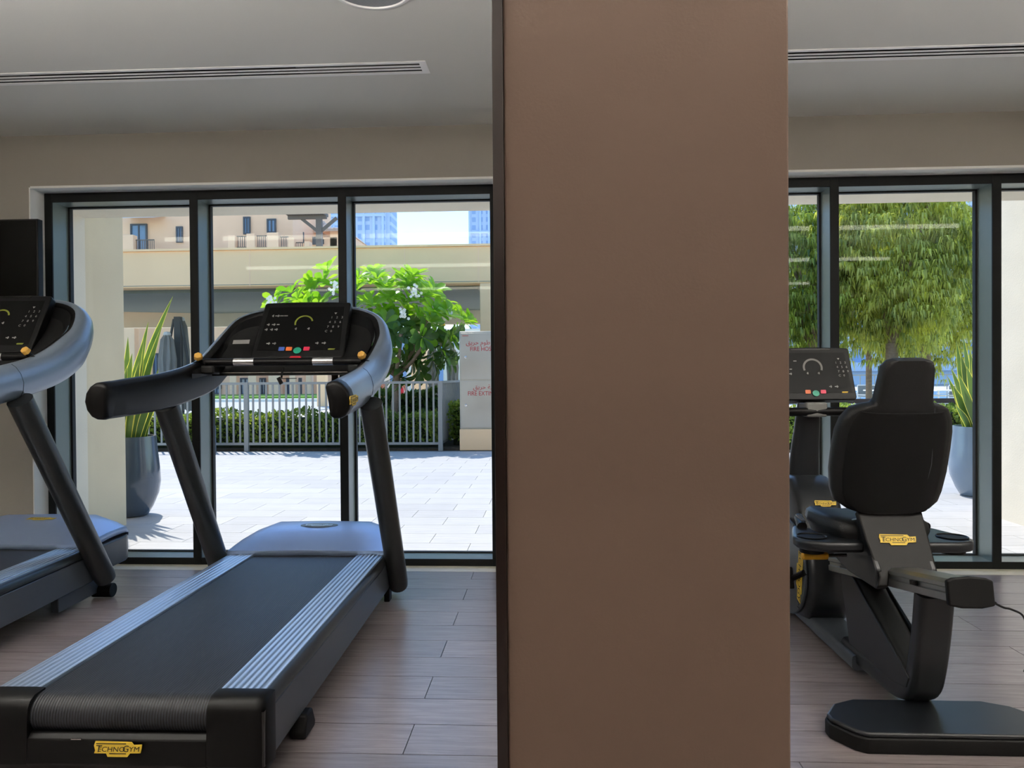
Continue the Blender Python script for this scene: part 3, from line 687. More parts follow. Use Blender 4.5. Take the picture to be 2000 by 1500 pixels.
# diagonal strut and web plates
dg = interp([(0, Y(3.22), .44), (0, Y(2.95), .315), (0, Y(2.72), .19), (0, Y(2.6), .13)], 4)
rg = []
for i, p in enumerate(dg):
    tg = (dg[min(i+1, len(dg)-1)]-dg[max(i-1, 0)]).normalized(); nn = Vector((1, 0, 0)).cross(tg)
    rg.append([p+Vector((1, 0, 0))*a+nn*b for a, b in rrect(.056, .04, .035, 4)])
G().loft(rg).build('diagonal_strut', 'tube', bk, ang=40)
for s in (-1, 1):
    G().prism([(Y(3.10), .42), (Y(3.16), .40), (Y(3.06), .11), (Y(2.70), .105), (Y(2.58), .13), (Y(2.56), .17), (Y(2.62), .20)], (s*.052, 0, 0), (0, 1, 0), (0, 0, 1), (s, 0, 0), .008).build('web_plate', 'bikegrey', bk, bev=.003)
# seat rail
rs = Vector((0, 1, -.165)).normalized(); ru = Vector((0, .165, 1)).normalized(); r0 = Vector((0, Y(2.31), .542))
railp = [(-.062, -.033), (-.062, -.012), (-.056, -.008), (-.056, .004), (-.062, .008), (-.062, .02), (-.045, .03), (.045, .03), (.062, .02), (.062, .008), (.056, .004), (.056, -.008), (.062, -.012), (.062, -.033), (.045, -.04), (-.045, -.04)]
G().prism(railp, r0, (1, 0, 0), ru, rs, .98).build('seat_rail', 'alu2', bk, ang=20)
capo = [(-.068, -.045), (-.068, .028), (-.05, .036), (0, .041), (.05, .036), (.068, .028), (.068, -.045), (.03, -.053), (-.03, -.053)]
G().prism(capo, r0-rs*.016, (1, 0, 0), ru, rs, .02).build('rail_end_cap', 'blackm', bk, bev=.005)
G().obox(r0+rs*.21+Vector((-.063, 0, 0))-ru*.002, (1, 0, 0), rs, ru, .004, .02, .007).build('position_marker', 'blackg', bk)
# carriage and rear plate with logo
pb, pt = Vector((0, Y(2.69), .478)), Vector((0, Y(2.835), .69)); pu = (pt-pb).normalized(); pn = Vector((1, 0, 0)).cross(pu)
if pn.y > 0: pn = -pn
hgt = (pt-pb).length
G().prism([(-.112, -.035), (-.098, .0), (-.113, hgt*.55), (-.118, hgt), (.118, hgt), (.113, hgt*.55), (.108, -.0), (.075, -.01), (.06, .012), (-.06, .012), (-.075, -.035)], pb, (1, 0, 0), pu, -pn, .03).build('back_plate', 'bikebrown', bk, bev=.006, segs=3)
logo(bk, pb+pu*(hgt*.55)+pn*.0015, (1, 0, 0), pu, .132)
for s in (-1, 1):
    G().prism([(Y(2.70), .43), (Y(2.70), .50), (Y(2.84), .66), (Y(2.92), .64), (Y(2.96), .55), (Y(3.10), .52), (Y(3.10), .455), (Y(2.95), .43)], (s*.085, 0, 0), (0, 1, 0), (0, 0, 1), (s, 0, 0), .022).build('carriage_side', 'bikegrey', bk, bev=.006)
# backrest: shaped pad with forward-curved wings
bo = Vector((0, Y(2.825), .675)); bu = (Vector((0, Y(2.655), 1.24))-bo).normalized(); bn = Vector((0, bu.z, -bu.y))   # bn forward
lev = [(.0, .11), (.012, .155), (.035, .190), (.075, .203), (.15, .212), (.24, .212), (.31, .208), (.36, .196), (.40, .172), (.415, .14), (.424, .108), (.44, .099), (.50, .093), (.56, .088), (.585, .078), (.592, .055)]
def padrow(h, w, off, th):
    out = []
    for i in range(13):
        a = -1+2*i/12; x = w*math.sin(a*math.pi/2)
        wing = .045*max(0, (abs(x)-.07)/.14)**1.6 if abs(x) > .07 else 0
        edge = .018*abs(a)**6
        out.append(bo+Vector((x, 0, 0))+bu*h+bn*(off+wing+(edge if th < 0 else -edge)))
    return out
bk_rows = [padrow(h, w, 0, -1) for h, w in lev]; fr_rows = [padrow(h, w, .062 if .01 < h < .585 else .045, 1) for h, w in lev]
G().loft([b+f[::-1] for b, f in zip(bk_rows, fr_rows)]).build('backrest', 'uph', bk, ang=60)
G().loft([[p-bn*.012 for p in padrow(h, w*.86, 0, -1)]+[p+bn*.01 for p in padrow(h, w*.86, 0, -1)][::-1] for h, w in lev[1:9]]).build('backrest_shell', 'blackm', bk, ang=60)
G().tube([bo+bu*.42+Vector((.10, 0, 0))-bn*.002, bo+bu*.2+Vector((.118, 0, 0))-bn*.004, bo+bu*.02+Vector((.10, 0, 0))-bn*.002], .0012, 5).build('piping', 'tm_grey', bk) 
# seat cushion
def seatrow(y, w, zt, zb):
    return [(-w, y, (zt+zb)/2), (-w*.97, y, zt-.012), (-w*.86, y, zt), (-w*.4, y, zt-.008), (0, y, zt-.012), (w*.4, y, zt-.008), (w*.86, y, zt), (w*.97, y, zt-.012), (w, y, (zt+zb)/2), (w*.9, y, zb), (-w*.9, y, zb)]
G().loft([seatrow(Y(2.86), .15, .62, .57), seatrow(Y(2.88), .17, .64, .56), seatrow(Y(3.0), .20, .645, .555), seatrow(Y(3.12), .205, .645, .555), seatrow(Y(3.22), .18, .638, .557), seatrow(Y(3.30), .13, .625, .56), seatrow(Y(3.33), .10, .61, .575)]).build('seat', 'uph', bk, ang=50)
G().loft([[(x*.95, y, z-.035) for x, y, z in seatrow(yy, w, .60, .56)] for yy, w in ((Y(2.9), .16), (Y(3.0), .195), (Y(3.12), .2), (Y(3.24), .16))]).build('seat_pan', 'blackm', bk, ang=50)
# side handles with cup wells: ring plate
def halfring(s):
    out = [(s*.10, Y(2.80)), (s*.24, Y(2.80)), (s*.30, Y(2.825)), (s*.328, Y(2.875)), (s*.326, Y(2.93)), (s*.295, Y(3.03)), (s*.265, Y(3.12)), (s*.225, Y(3.13)), (s*.21, Y(3.08)), (s*.20, Y(2.98)), (s*.10, Y(2.95))]
    hole = [(s*.262+.052*math.cos(a), Y(2.90)+.038*math.sin(a)) for a in [2*math.pi*i/16 for i in range(16)]]
    g = G().prism(out, (0, 0, .535), (1, 0, 0), (0, 1, 0), (0, 0, 1), .04)
    o = g.build('side_handle', 'bikegrey', bk, bev=.014, segs=4, ang=40)
    G().prism(hole, (0, 0, .574), (1, 0, 0), (0, 1, 0), (0, 0, 1), .002).build('cup_well', 'blackm', o, ang=0)
    G().lathe([(.045, -.06), (.05, 0), (.054, .004), (.057, .002)], (s*.262, Y(2.90), .576), 20, cap=False).build('cup_rim', 'blackp', o)
    G().tube([(s*.245, Y(3.06), .58), (s*.225, Y(3.16), .60)], [.02, .018], 12).build('grip', 'blackp', o)
    G().obox((s*.236, Y(3.105), .607), (1, 0, 0), (0, .98, .2), (0, -.2, .98), .009, .035, .003).build('grip_sensor', 'chrome', o)
halfring(-1); halfring(1)
G().tube([(-.12, Y(2.93), .497), (-.20, Y(2.92), .497)], .007, 8).build('lever_rod', 'chrome', bk)
G().tube([(-.195, Y(2.92), .497), (-.20, Y(2.92), .497), (-.29, Y(2.915), .497), (-.295, Y(2.915), .497)], [.012, .0155, .0155, .011], 12).build('lever_grip', 'yel_grip', bk, label='yellow seat adjustment grip')
# front housing
hp = [(Y(3.40), .16), (Y(3.37), .27), (Y(3.40), .38), (Y(3.46), .46), (Y(3.52), .56), (Y(3.58), .64), (Y(3.68), .70), (Y(3.80), .70), (Y(3.90), .60), (Y(3.99), .42), (Y(4.02), .25), (Y(3.97), .11), (Y(3.85), .055), (Y(3.6), .045), (Y(3.47), .07)]
def hrow(x, k):
    cy, cz = Y(3.70), .33
    return [(x, cy+(y-cy)*k, cz+(z-cz)*k) for y, z in hp]
G().loft([hrow(-.10, .9), hrow(-.095, .96), hrow(-.075, 1.0), hrow(.075, 1.0), hrow(.095, .96), hrow(.10, .9)]).build('front_housing', 'bikegrey', bk, ang=45)
for s in (-1, 1):
    dk = G().prism([(.285*math.cos(a), .23*math.sin(a)) for a in [2*math.pi*i/36 for i in range(36)]], (s*.10, Y(3.70), .27), (0, 1, 0), (0, 0, 1), (s, 0, 0), .014).build('disc_cover', 'tm_grey', bk, bev=.005)
    logo(dk, (s*.1155, Y(3.50), .255), (0, -.10*s, -.995) if s < 0 else (0, .10, .995), (0, .995, -.1) if s < 0 else (0, -.995, .1), .24) if False else None
    lp = G(); o = Vector((s*.1145, Y(3.485), .26)); eu = Vector((0, .12, -1)).normalized(); ev = Vector((s, 0, 0)).cross(eu).normalized()
    lp2 = lp.prism([(a*.12, b*.12) for a, b in ((-1, .10), (-.93, .28), (.57, .25), (.66, .13), (1, .15), (.93, -.2), (.5, -.21), (.38, -.36), (-.44, -.36), (-.5, -.22), (-1, -.22))], o, eu, ev, (s, 0, 0), .002).build('disc_logo', 'yellow', dk, ang=0, label='yellow maker plate with slanted capitals')
    put = G(); put_text(put, 'TECHNOGYM', Vector((0, 0, 0)), (1, 0, 0), (0, 1, 0), .048)
    me_v = [o+Vector((s*.003, 0, 0))+eu*x+ev*y for x, y, z in put.v]
    g = G(); g.add(me_v, put.f); g.build('disc_lettering', 'ink', dk, ang=0)
    cr = G().tube([(s*.115, Y(3.42), .30), (s*.125, Y(3.42-s*.13), .30+s*.06)], .014, 10).build('crank', 'blackm', bk)
    G().obox((s*.17, Y(3.42-s*.13), .30+s*.06), (1, 0, 0), (0, .3, .95), (0, -.95, .3), .045, .05, .013).build('pedal', 'blackm', bk, bev=.006)
pn2 = Vector((0, -.83, .56)).normalized(); pu2 = Vector((0, .56, .83)).normalized()
logo(bk, (.02, Y(3.535), .595), (1, 0, 0), pu2, .10)
# column, handlebar, console
col = interp([(0, Y(3.78), .66), (0, Y(3.76), .80), (0, Y(3.72), .95), (0, Y(3.70), 1.06)], 4)
G().loft([[p+Vector((a, b, 0)) for a, b in rrect(w, .04, .03, 3)] for p, w in zip(col, [.075-.025*i/(len(col)-1) for i in range(len(col))])]).build('column', 'bikegrey', bk, ang=40)
G().prism([(-.045, -.03), (.045, -.03), (.045, .03), (-.045, .03)], (0, Y(3.688), .98), (1, 0, 0), (0, -.2, 1), (0, -1, -.2), .004).build('warning_label', 'label', bk, ang=0)
G().tube(interp([(-.27, Y(3.44), 1.0), (-.25, Y(3.48), 1.01), (-.16, Y(3.56), 1.02), (0, Y(3.60), 1.02), (.16, Y(3.56), 1.02), (.25, Y(3.48), 1.01), (.27, Y(3.44), 1.0)], 3), .021, 12).build('handlebar', 'blackp', bk)
G().obox((0, Y(3.64), 1.03), (1, 0, 0), (0, 1, 0), (0, 0, 1), .05, .06, .035).build('bar_clamp', 'label', bk, bev=.01)
console(bk, (0, Y(3.63), 1.20), (0, .09, .24), .187, .132, 1)
# power cable from the rail end across the floor
cb = interp([(1.325, 2.32, .50), (1.35, 2.33, .498), (1.37, 2.36, .485), (1.43, 2.42, .455), (1.50, 2.5, .425), (1.60, 2.6, .37), (1.70, 2.74, .26), (1.8, 2.9, .10), (1.9, 3.05, .006), (2.3, 3.3, .006), (3.0, 3.9, .006), (3.6, 4.45, .006)], 5)
G().tube([Vector(p)-Vector((1.26, 2.5, 0)) for p in cb], .0035, 6).build('power_cable', 'blackm', bk)

# ------------------------------------------------------------------ terrace outside
tx, ty = .61, .326
pv = G().box(-16, 12, YF+.2, 12.0, -.2, -.008).build('terrace_paving', 'grout', ang=0); pv['kind'] = 'structure'
G().box(W1[0]-.05, W1[1]+.05, YF+.19, YF+.24, -.1, .0).box(W2[0]-.05, W2[1]+.05, YF+.19, YF+.24, -.1, .0).build('drain_edge', 'fence', pv, ang=0)
tile0 = G().box(-tx/2+.002, tx/2-.002, -ty/2+.002, ty/2-.002, -.012, 0).build('tile', 'tile', pv, ang=0)
tys = floor_pt(880, 1061).y
r0 = -1
while tys+(r0-1)*ty > YF+.24: r0 -= 1
rest = G(); cnt = 0; firstt = True
for r in range(r0, 40):
    y = tys+(r+.5)*ty
    if y+ty/2 > 12.0: break
    sh = -.88 if r % 2 == 0 else -.58
    j0 = int((-12-sh)/tx); j1 = int((9.5-sh)/tx)
    for j in range(j0, j1):
        x = sh+(j+.5)*tx
        lim = y*.80+.6
        if cnt < 296 and y < 9.6 and -lim < x+.0 < lim and not (abs(x-.2) < .0):
            o = tile0 if firstt else tile0.copy()
            if not firstt: C.objects.link(o)
            firstt = False; o.location = (x, y, 0); cnt += 1
        else: rest.box(x-tx/2+.002, x+tx/2-.002, y-ty/2+.002, y+ty/2-.002, -.012, 0)
rest.build('tiling', 'tile', pv, ang=0, kind='stuff')
struct('ground', G().box(-400, 400, 12.0, 700, -.5, -.02), 'sand')
struct('planting_bed', G().box(-11, -1.0, 12.0, 13.6, -.1, .03).box(3.2, 12, 11.5, 13.2, -.1, .03), 'soil')

# planters with snake plants
def leaf(g, ge, base, tip, w, bend, yawv):
    """sword leaf: green blade with a yellow margin on both sides"""
    base, tip = Vector(base), Vector(tip); n = 9; ax = tip-base
    side = Vector((math.cos(yawv), math.sin(yawv), 0)); bd = Vector((ax.x, ax.y, 0))
    prev = None; rows = []
    for i in range(n+1):
        t = i/n
        p = base+ax*t+Vector((-bd.x, -bd.y, 0))*(bend*math.sin(math.pi*t))*.5
        ww = w*(.55+.45*math.sin(min(1, t*1.35)*math.pi/2))*(1-max(0, (t-.5)/.5)**1.7)+.0006
        nn = side.cross(ax).normalized()*(.16*ww)
        rows.append([p-side*ww+nn, p-side*ww*.82+nn*.5, p, p+side*ww*.82+nn*.5, p+side*ww+nn])
    g.loft([r[1:4] for r in rows], closed=False); ge.loft([r[0:2] for r in rows], closed=False); ge.loft([r[3:5] for r in rows], closed=False)
def planter(label, loc, m, H, leaves, rw):
    t = thing('planter', label, 'planter', loc)
    s = rw/.235
    G().lathe([(.10*s, 0), (.135*s, .01), (.175*s, .08), (.222*s, .2), (.235*s, .3), (.229*s, .42), (.213*s, .56), (.203*s, H), (.185*s, H), (.186*s, H-.06), (.001, H-.07)], n=40, cap=False).build('pot', m, t, ang=50)
    G().lathe([(.001, H-.052), (.186*s, H-.052)], n=24, cap=False).build('potting_soil', 'soil', t)
    for b, tp, w, bend, yv in leaves:
        g, ge = G(), G(); leaf(g, ge, (b[0], b[1], H-.06), tp, w, bend, yv)
        o = g.build('leaf', 'snake', t, ang=60); ge.build('leaf_margin', 'snakeedge', o, ang=60)
    return t
def lv(px, py, base_px, base_py, Yd, w, bend, yv, origin):
    a = at(px, py, Yd)-Vector(origin)
    return ((base_px, base_py), tuple(a), w, bend, yv)
oL = Vector((-3.685, 6.33, 0))
LL = [lv(338, 578, .05, 0, 6.3, .036, .5, .3, oL), lv(290, 628, .0, .02, 6.25, .036, .35, .2, oL), lv(317, 634, .08, -.02, 6.15, .033, .4, .1, oL), lv(281, 660, -.02, -.05, 6.1, .042, .2, .1, oL),
      lv(297, 678, .07, .04, 6.4, .044, .1, -.3, oL), lv(250, 658, -.06, .02, 6.35, .04, .1, .2, oL), lv(241, 655, -.1, -.03, 6.2, .04, .1, 0, oL), lv(262, 720, -.02, .08, 6.45, .045, .1, .1, oL), lv(272, 705, .02, -.08, 6.05, .05, .05, -.1, oL), lv(285, 740, .07, -.08, 6.1, .035, .1, .4, oL),
      lv(310, 720, .1, .0, 6.3, .028, .3, .2, oL), lv(322, 725, .1, .05, 6.4, .03, .4, .2, oL), lv(258, 690, -.05, -.09, 6.0, .05, .05, 0, oL), lv(248, 715, -.08, -.06, 6.0, .04, .1, .2, oL),
      lv(225, 640, -.12, .05, 6.4, .04, .2, .2, oL), lv(210, 690, -.12, 0, 6.3, .04, .3, -.2, oL), lv(318, 760, .12, -.04, 6.2, .03, .3, .2, oL), lv(330, 748, .12, .02, 6.3, .028, .5, .1, oL), lv(300, 765, .1, -.08, 6.1, .035, .2, .3, oL)]
planter('dark blue glazed pot of tall snake plant beside the left pier', oL, 'pot', .70, LL, .24)
oR = Vector((4.135, 7.45, 0))
LR = [lv(1868, 664, -.04, 0, 7.4, .04, -.2, .1, oR), lv(1876, 690, .0, -.03, 7.35, .05, 0, .1, oR), lv(1893, 684, .06, 0, 7.4, .05, .1, 0, oR), lv(1857, 718, -.08, -.03, 7.35, .045, .3, .2, oR), lv(1850, 734, -.1, 0, 7.3, .035, .3, .2, oR),
      lv(1861, 752, -.08, -.06, 7.25, .05, .2, 0, oR), lv(1888, 715, .03, -.08, 7.2, .055, 0, 0, oR), lv(1880, 650, .02, .05, 7.5, .04, .1, .3, oR), lv(1897, 700, .08, -.05, 7.3, .05, .1, -.2, oR), lv(1872, 730, -.03, -.1, 7.2, .05, 0, .1, oR), lv(1905, 660, .1, .03, 7.5, .045, .2, .1, oR), lv(1920, 690, .12, 0, 7.4, .045, .3, .1, oR),
      lv(1865, 790, -.1, -.08, 7.25, .04, .3, .1, oR)]
planter('pale blue-grey pot of snake plant beside the right pier, partly hidden by the mullion', oR, 'potl', .68, LR, .235)

# fence
FY, FX1 = 11.93, -1.78
fe = thing('railing_fence', 'grey metal railing fence along the far edge of the terrace, before the hedge', 'fence', (FX1, FY, 0))
G().box(-7.2, 0, -.02, .02, 1.09, 1.13).build('top_rail', 'fence', fe, ang=0)
G().box(-7.2, 0, -.015, .015, .10, .14).build('bottom_rail', 'fence', fe, ang=0)
bal0 = G().box(-.015, .015, -.008, .008, .12, 1.10).build('baluster', 'fence', fe, ang=0)
post0 = G().box(-.035, .035, -.03, .03, 0, 1.13).build('post', 'fence', fe, ang=0)
px = [0, -3.2, -6.4]; fb = True
for x in px:
    if x: o = post0.copy(); C.objects.link(o); o.location = (x, 0, 0)
i = 1
while i*.1103 < 7.15:
    x = -i*.1103
    if min(abs(x-q) for q in px) > .05:
        o = bal0 if fb else bal0.copy()
        if not fb: C.objects.link(o)
        fb = False; o.location = (x, 0, 0)
    i += 1
sr = G().box(-.02, .02, 0, 3.1, 1.09, 1.13).build('top_rail', 'fence', fe, ang=0)
G().box(-.015, .015, 0, 3.1, .10, .14).build('bottom_rail', 'fence', fe, ang=0)
for i in range(1, 28):
    o = bal0.copy(); C.objects.link(o); o.location = (0, i*.1103, 0); o.rotation_euler = (0, 0, R(90))
o = post0.copy(); C.objects.link(o); o.location = (0, 3.1, 0)
pb_ = thing('planter_box', 'small square grey planter standing at the fence foot by the second mullion', 'planter', (-5.50, 11.6, 0))
G().box(-.11, .11, -.11, .11, 0, .44).build('box', 'potl', pb_, bev=.01)
G().box(-.09, .09, -.09, .09, .42, .445).build('potting_soil', 'soil', pb_)

# fire cabinet
cbn = thing('fire_cabinet', 'grey steel fire hose and extinguisher cabinet on a beige plinth at the terrace edge', 'cabinet', (-1.02, 11.96, 0))
G().box(-.455, .455, -.0, .42, 0, .345).build('plinth', 'beige', cbn, bev=.01)
G().box(-.45, .45, .02, .40, .345, 1.93).build('body', 'steel', cbn, bev=.008)
for z0, z1 in ((.37, 1.125), (1.15, 1.905)):
    d = G().box(-.43, .43, .005, .022, z0, z1).build('door', 'steel', cbn, bev=.004)
    G().lathe([(.022, -.005), (.022, .012), (.012, .016)], (0, 0, 0), 14).build('lock', 'chrome', d)
    k = bpy.data.objects[d.children[0].name]; k.rotation_euler = (R(90), 0, 0); k.location = (-.345, .003, z0+(.36 if z0 < 1 else .36))
def shape_ar(s):
    """Arabic letters joined with their presentation forms, written right to left"""
    F = {'خ': 'ﺥﺦﺧﺨ', 'ر': 'ﺭﺮﺭﺮ', 'ط': 'ﻁﻂﻃﻄ', 'و': 'ﻭﻮﻭﻮ', 'م': 'ﻡﻢﻣﻤ', 'ح': 'ﺡﺢﺣﺤ', 'ي': 'ﻱﻲﻳﻴ', 'ق': 'ﻕﻖﻗﻘ', 'ف': 'ﻑﻒﻓﻔ', 'ا': 'ﺍﺎﺍﺎ', 'ة': 'ﺓﺔﺓﺔ', 'ب': 'ﺏﺐﺑﺒ', 'ك': 'ﻙﻚﻛﻜ', 'ل': 'ﻝﻞﻟﻠ'}
    non = 'رواة'
    out = ''
    for i, ch in enumerate(s):
        if ch not in F: out += ch; continue
        pj = i > 0 and s[i-1] in F and s[i-1] not in non
        nj = i+1 < len(s) and s[i+1] in F and ch not in non
        out += F[ch][(1 if pj and not nj else 2 if nj and not pj else 3 if nj and pj else 0)]
    return out[::-1]
for txt, ar, z in (('FIRE HOSE REEL', 'بكرة خرطوم حريق', 1.64), ('FIRE EXTINGUISHER', 'طفاية حريق', .92)):
    g = G(); put_text(g, txt, (.02 if z > 1 else .06, .0035, z), (1, 0, 0), (0, 0, 1), .10, .85)
    put_text(g, shape_ar(ar), (0, .0035, z+.105), (1, 0, 0), (0, 0, 1), .10)
    g.build('lettering', 'red', cbn, ang=0)
G().box(-.40, -.30, .003, .0045, 1.853, 1.862).build('maker_line', 'red', cbn, ang=0)

# hedges: leaf masses over a dark core
def leaves(n, fn, size, asp=.4, seed=1, tri=False):
    rnd = random.Random(seed); g = G(); vs = []; fs = []
    for i in range(n):
        p, nrm = fn(rnd); s = size*rnd.uniform(.7, 1.3)
        a = Vector((rnd.gauss(0, 1), rnd.gauss(0, 1), rnd.gauss(0, 1)+.3)).normalized()
        if nrm is not None: a = (a*.7+nrm).normalized()
        b = a.cross(Vector((rnd.gauss(0, 1), rnd.gauss(0, 1), rnd.gauss(0, 1)))).normalized()*(s*asp)
        k = len(vs); vs += [p, p+a*s*.5+b, p+a*s, p+a*s*.5-b]; fs.append((k, k+1, k+2, k+3))
    g.v = [tuple(v) for v in vs]; g.f = fs; return g
def hedge(label, x0, x1, y0, y1, h, n, seed, m='hedge', size=.06):
    t = thing('hedge', label, 'hedge', ((x0+x1)/2, (y0+y1)/2, 0)); ox, oy = (x0+x1)/2, (y0+y1)/2
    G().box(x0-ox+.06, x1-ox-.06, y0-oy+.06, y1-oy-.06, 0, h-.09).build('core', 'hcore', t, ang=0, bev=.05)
    def fn(r):
        k = r.random()
        x = r.uniform(x0, x1)-ox
        bump = .05*math.sin(x*5+seed)+.03*math.sin(x*13)
        if k < .6: return Vector((x, y0-oy+r.uniform(-.03, .1), r.uniform(.12, h+bump))), Vector((0, -.8, .3))
        if k < .9: return Vector((x, r.uniform(y0, y1)-oy, h+bump-r.uniform(0, .1))), Vector((0, 0, .9))
        return Vector((r.choice((x0-ox, x1-ox))+r.uniform(-.05, .05), r.uniform(y0, y1)-oy, r.uniform(.1, h))), None
    leaves(n, fn, size, .36, seed).build('foliage', m, t, ang=0, kind='stuff')
    return t
hedge('clipped low hedge behind the left railing fence', -8.6, -1.95, 12.15, 12.9, .60, 9000, 3)
hedge('taller leafy bush row behind the hedge by the frangipani trunk', -3.4, -1.95, 13.4, 14.2, .90, 2600, 5, 'fdark', .09)
hedge('hedge between the railing corner and the fire cabinet', -1.72, -1.30, 12.5, 13.8, .72, 1500, 8)
hedge('low hedge outside the right window behind the bike', 3.6, 8.2, 11.6, 12.5, .68, 8000, 9)

# ------------------------------------------------------------------ frangipani tree
fr = thing('frangipani_tree', 'frangipani tree with big bright leaves and white blossom behind the fence', 'tree', (-2.72, 12.9, 0))
rnd = random.Random(11)
tr = G(); tips = []
tr.tube(interp([(0, 0, 0), (-.02, 0, .6), (.03, .02, 1.05), (.0, 0, 1.35)], 3), [.075]*3+[.068]*3+[.062]*3+[.06], 10)
crown = Vector((-.18, 0, 2.05))
bas = []
for k in range(9):
    a = 2*math.pi*k/9+.3; bas.append((a, rnd.uniform(.35, 1)))
for a, q in bas:
    e = Vector((crown.x+1.25*q*math.cos(a), .8*q*math.sin(a), rnd.uniform(1.9, 2.4)))
    st = Vector((0, 0, 1.2+rnd.uniform(0, .15))); mid = st.lerp(e, .5)+Vector((0, 0, -.12))
    tr.tube(interp([st, mid, e], 3), [.035]*7, 7)
tr.build('trunk', 'bark', fr, ang=60)
def frleaf():
    g = G(); L = .27; rows = []
    for t, w in ((0, .004), (.2, .016), (.45, .040), (.7, .058), (.88, .048), (1, .006)):
        z = -.05*t*t; rows.append([(-w, L*t, z+w*.25), (0, L*t, z), (w, L*t, z+w*.25)])
    return g.loft(rows, closed=False)
lm = frleaf().build('leaf', 'fleaf', fr, ang=60)
lmesh = lm.data; lmesh_d = lmesh.copy(); lmesh_d.materials.clear(); lmesh_d.materials.append(M['fdark'])
lmesh_y = lmesh.copy(); lmesh_y.materials.clear(); lmesh_y.materials.append(M['yleaf'])
ros = []
# rosette centres guided by the crown's outline (px of the photograph -> depth 12.3..13.5)
outline0 = [(540, 590), (570, 572), (600, 585), (610, 556), (640, 530), (655, 560), (690, 560), (632, 590), (590, 600), (700, 545), (728, 535), (745, 565), (760, 552), (785, 545), (805, 540), (820, 560), (770, 590), (800, 590), (830, 575), (850, 568), (865, 590), (845, 610), (880, 610), (900, 625), (815, 620), (780, 625), (745, 610), (720, 590),
           (760, 650), (790, 660), (820, 655), (850, 650), (870, 665), (885, 650), (750, 690), (785, 695), (815, 700), (770, 715), (845, 690), (868, 700), (740, 640), (730, 665), (700, 620), (670, 610), (640, 620), (680, 650), (620, 640), (560, 610)]
outline = outline0+[(x+rnd.uniform(-16, 16), y+rnd.uniform(2, 22)) for x, y in outline0]+[(x+rnd.uniform(-20, 20), y+rnd.uniform(5, 30)) for x, y in outline0 if 700 < x < 860]
L3 = []
for i, (x, y) in enumerate(outline):
    Yd = rnd.uniform(12.25, 13.5); L3.append((at(x, y, Yd)-Vector(fr.location), y))
cntl = 0; restg = G(); lowg = G()
L3.sort(key=lambda q: q[0].y)
for c, y in L3:
    out = (c-Vector((-.3, 0, 1.8))).normalized()
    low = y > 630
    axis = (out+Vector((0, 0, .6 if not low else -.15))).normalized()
    ref = axis.cross(Vector((.3, .1, 1))).normalized(); r2 = axis.cross(ref)
    nl = 10
    for k in range(nl):
        a = 2*math.pi*k/nl+rnd.uniform(-.2, .2); op = R(rnd.uniform(35, 75))
        d = (axis*math.cos(op)+(ref*math.cos(a)+r2*math.sin(a))*math.sin(op)).normalized()
        zz = d.cross(axis).cross(d).normalized() if abs(d.dot(axis)) < .99 else Vector((0, 0, 1))
        xx = d.cross(zz); mw = Matrix((xx, d, zz)).transposed().to_4x4(); mw.translation = c
        sc = rnd.uniform(.85, 1.2); mw = mw @ Matrix.Scale(sc, 4)
        if cntl < 300:
            o = lm if cntl == 0 else lm.copy()
            if cntl: C.objects.link(o)
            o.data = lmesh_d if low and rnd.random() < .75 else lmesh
            if 848 < 0: pass
            o.matrix_local = mw; cntl += 1
        else:
            (lowg if low else restg).add([mw @ v.co for v in lmesh.vertices], [tuple(p.vertices) for p in lmesh.polygons])
restg.build('foliage', 'fleaf', fr, ang=60, kind='stuff')
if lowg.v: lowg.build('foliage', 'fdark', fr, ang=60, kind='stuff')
yl = lm.copy(); C.objects.link(yl); yl.data = lmesh_y; yl['label'] = 'yellow leaf'
yl.matrix_local = Matrix.Translation(at(868, 632, 12.3)-Vector(fr.location)) @ Matrix.Rotation(R(200), 4, 'X')
for x, y in ((652, 558), (878, 612), (812, 570), (790, 612), (528, 588)):
    g = G(); c = at(x, y, 12.35)-Vector(fr.location)
    for k in range(16):
        p = c+Vector((rnd.gauss(0, .05), rnd.gauss(0, .04), rnd.gauss(0, .05)))
        for j in range(5):
            a = 2*math.pi*j/5+k; d = Vector((math.cos(a), -.5, math.sin(a)))*.03; s_ = Vector((-math.sin(a), 0, math.cos(a)))*.012
            g.add([p, p+d*.6+s_, p+d, p+d*.6-s_], [(0, 1, 2, 3)])
    g.build('flower_cluster', 'petal', fr, ang=0)

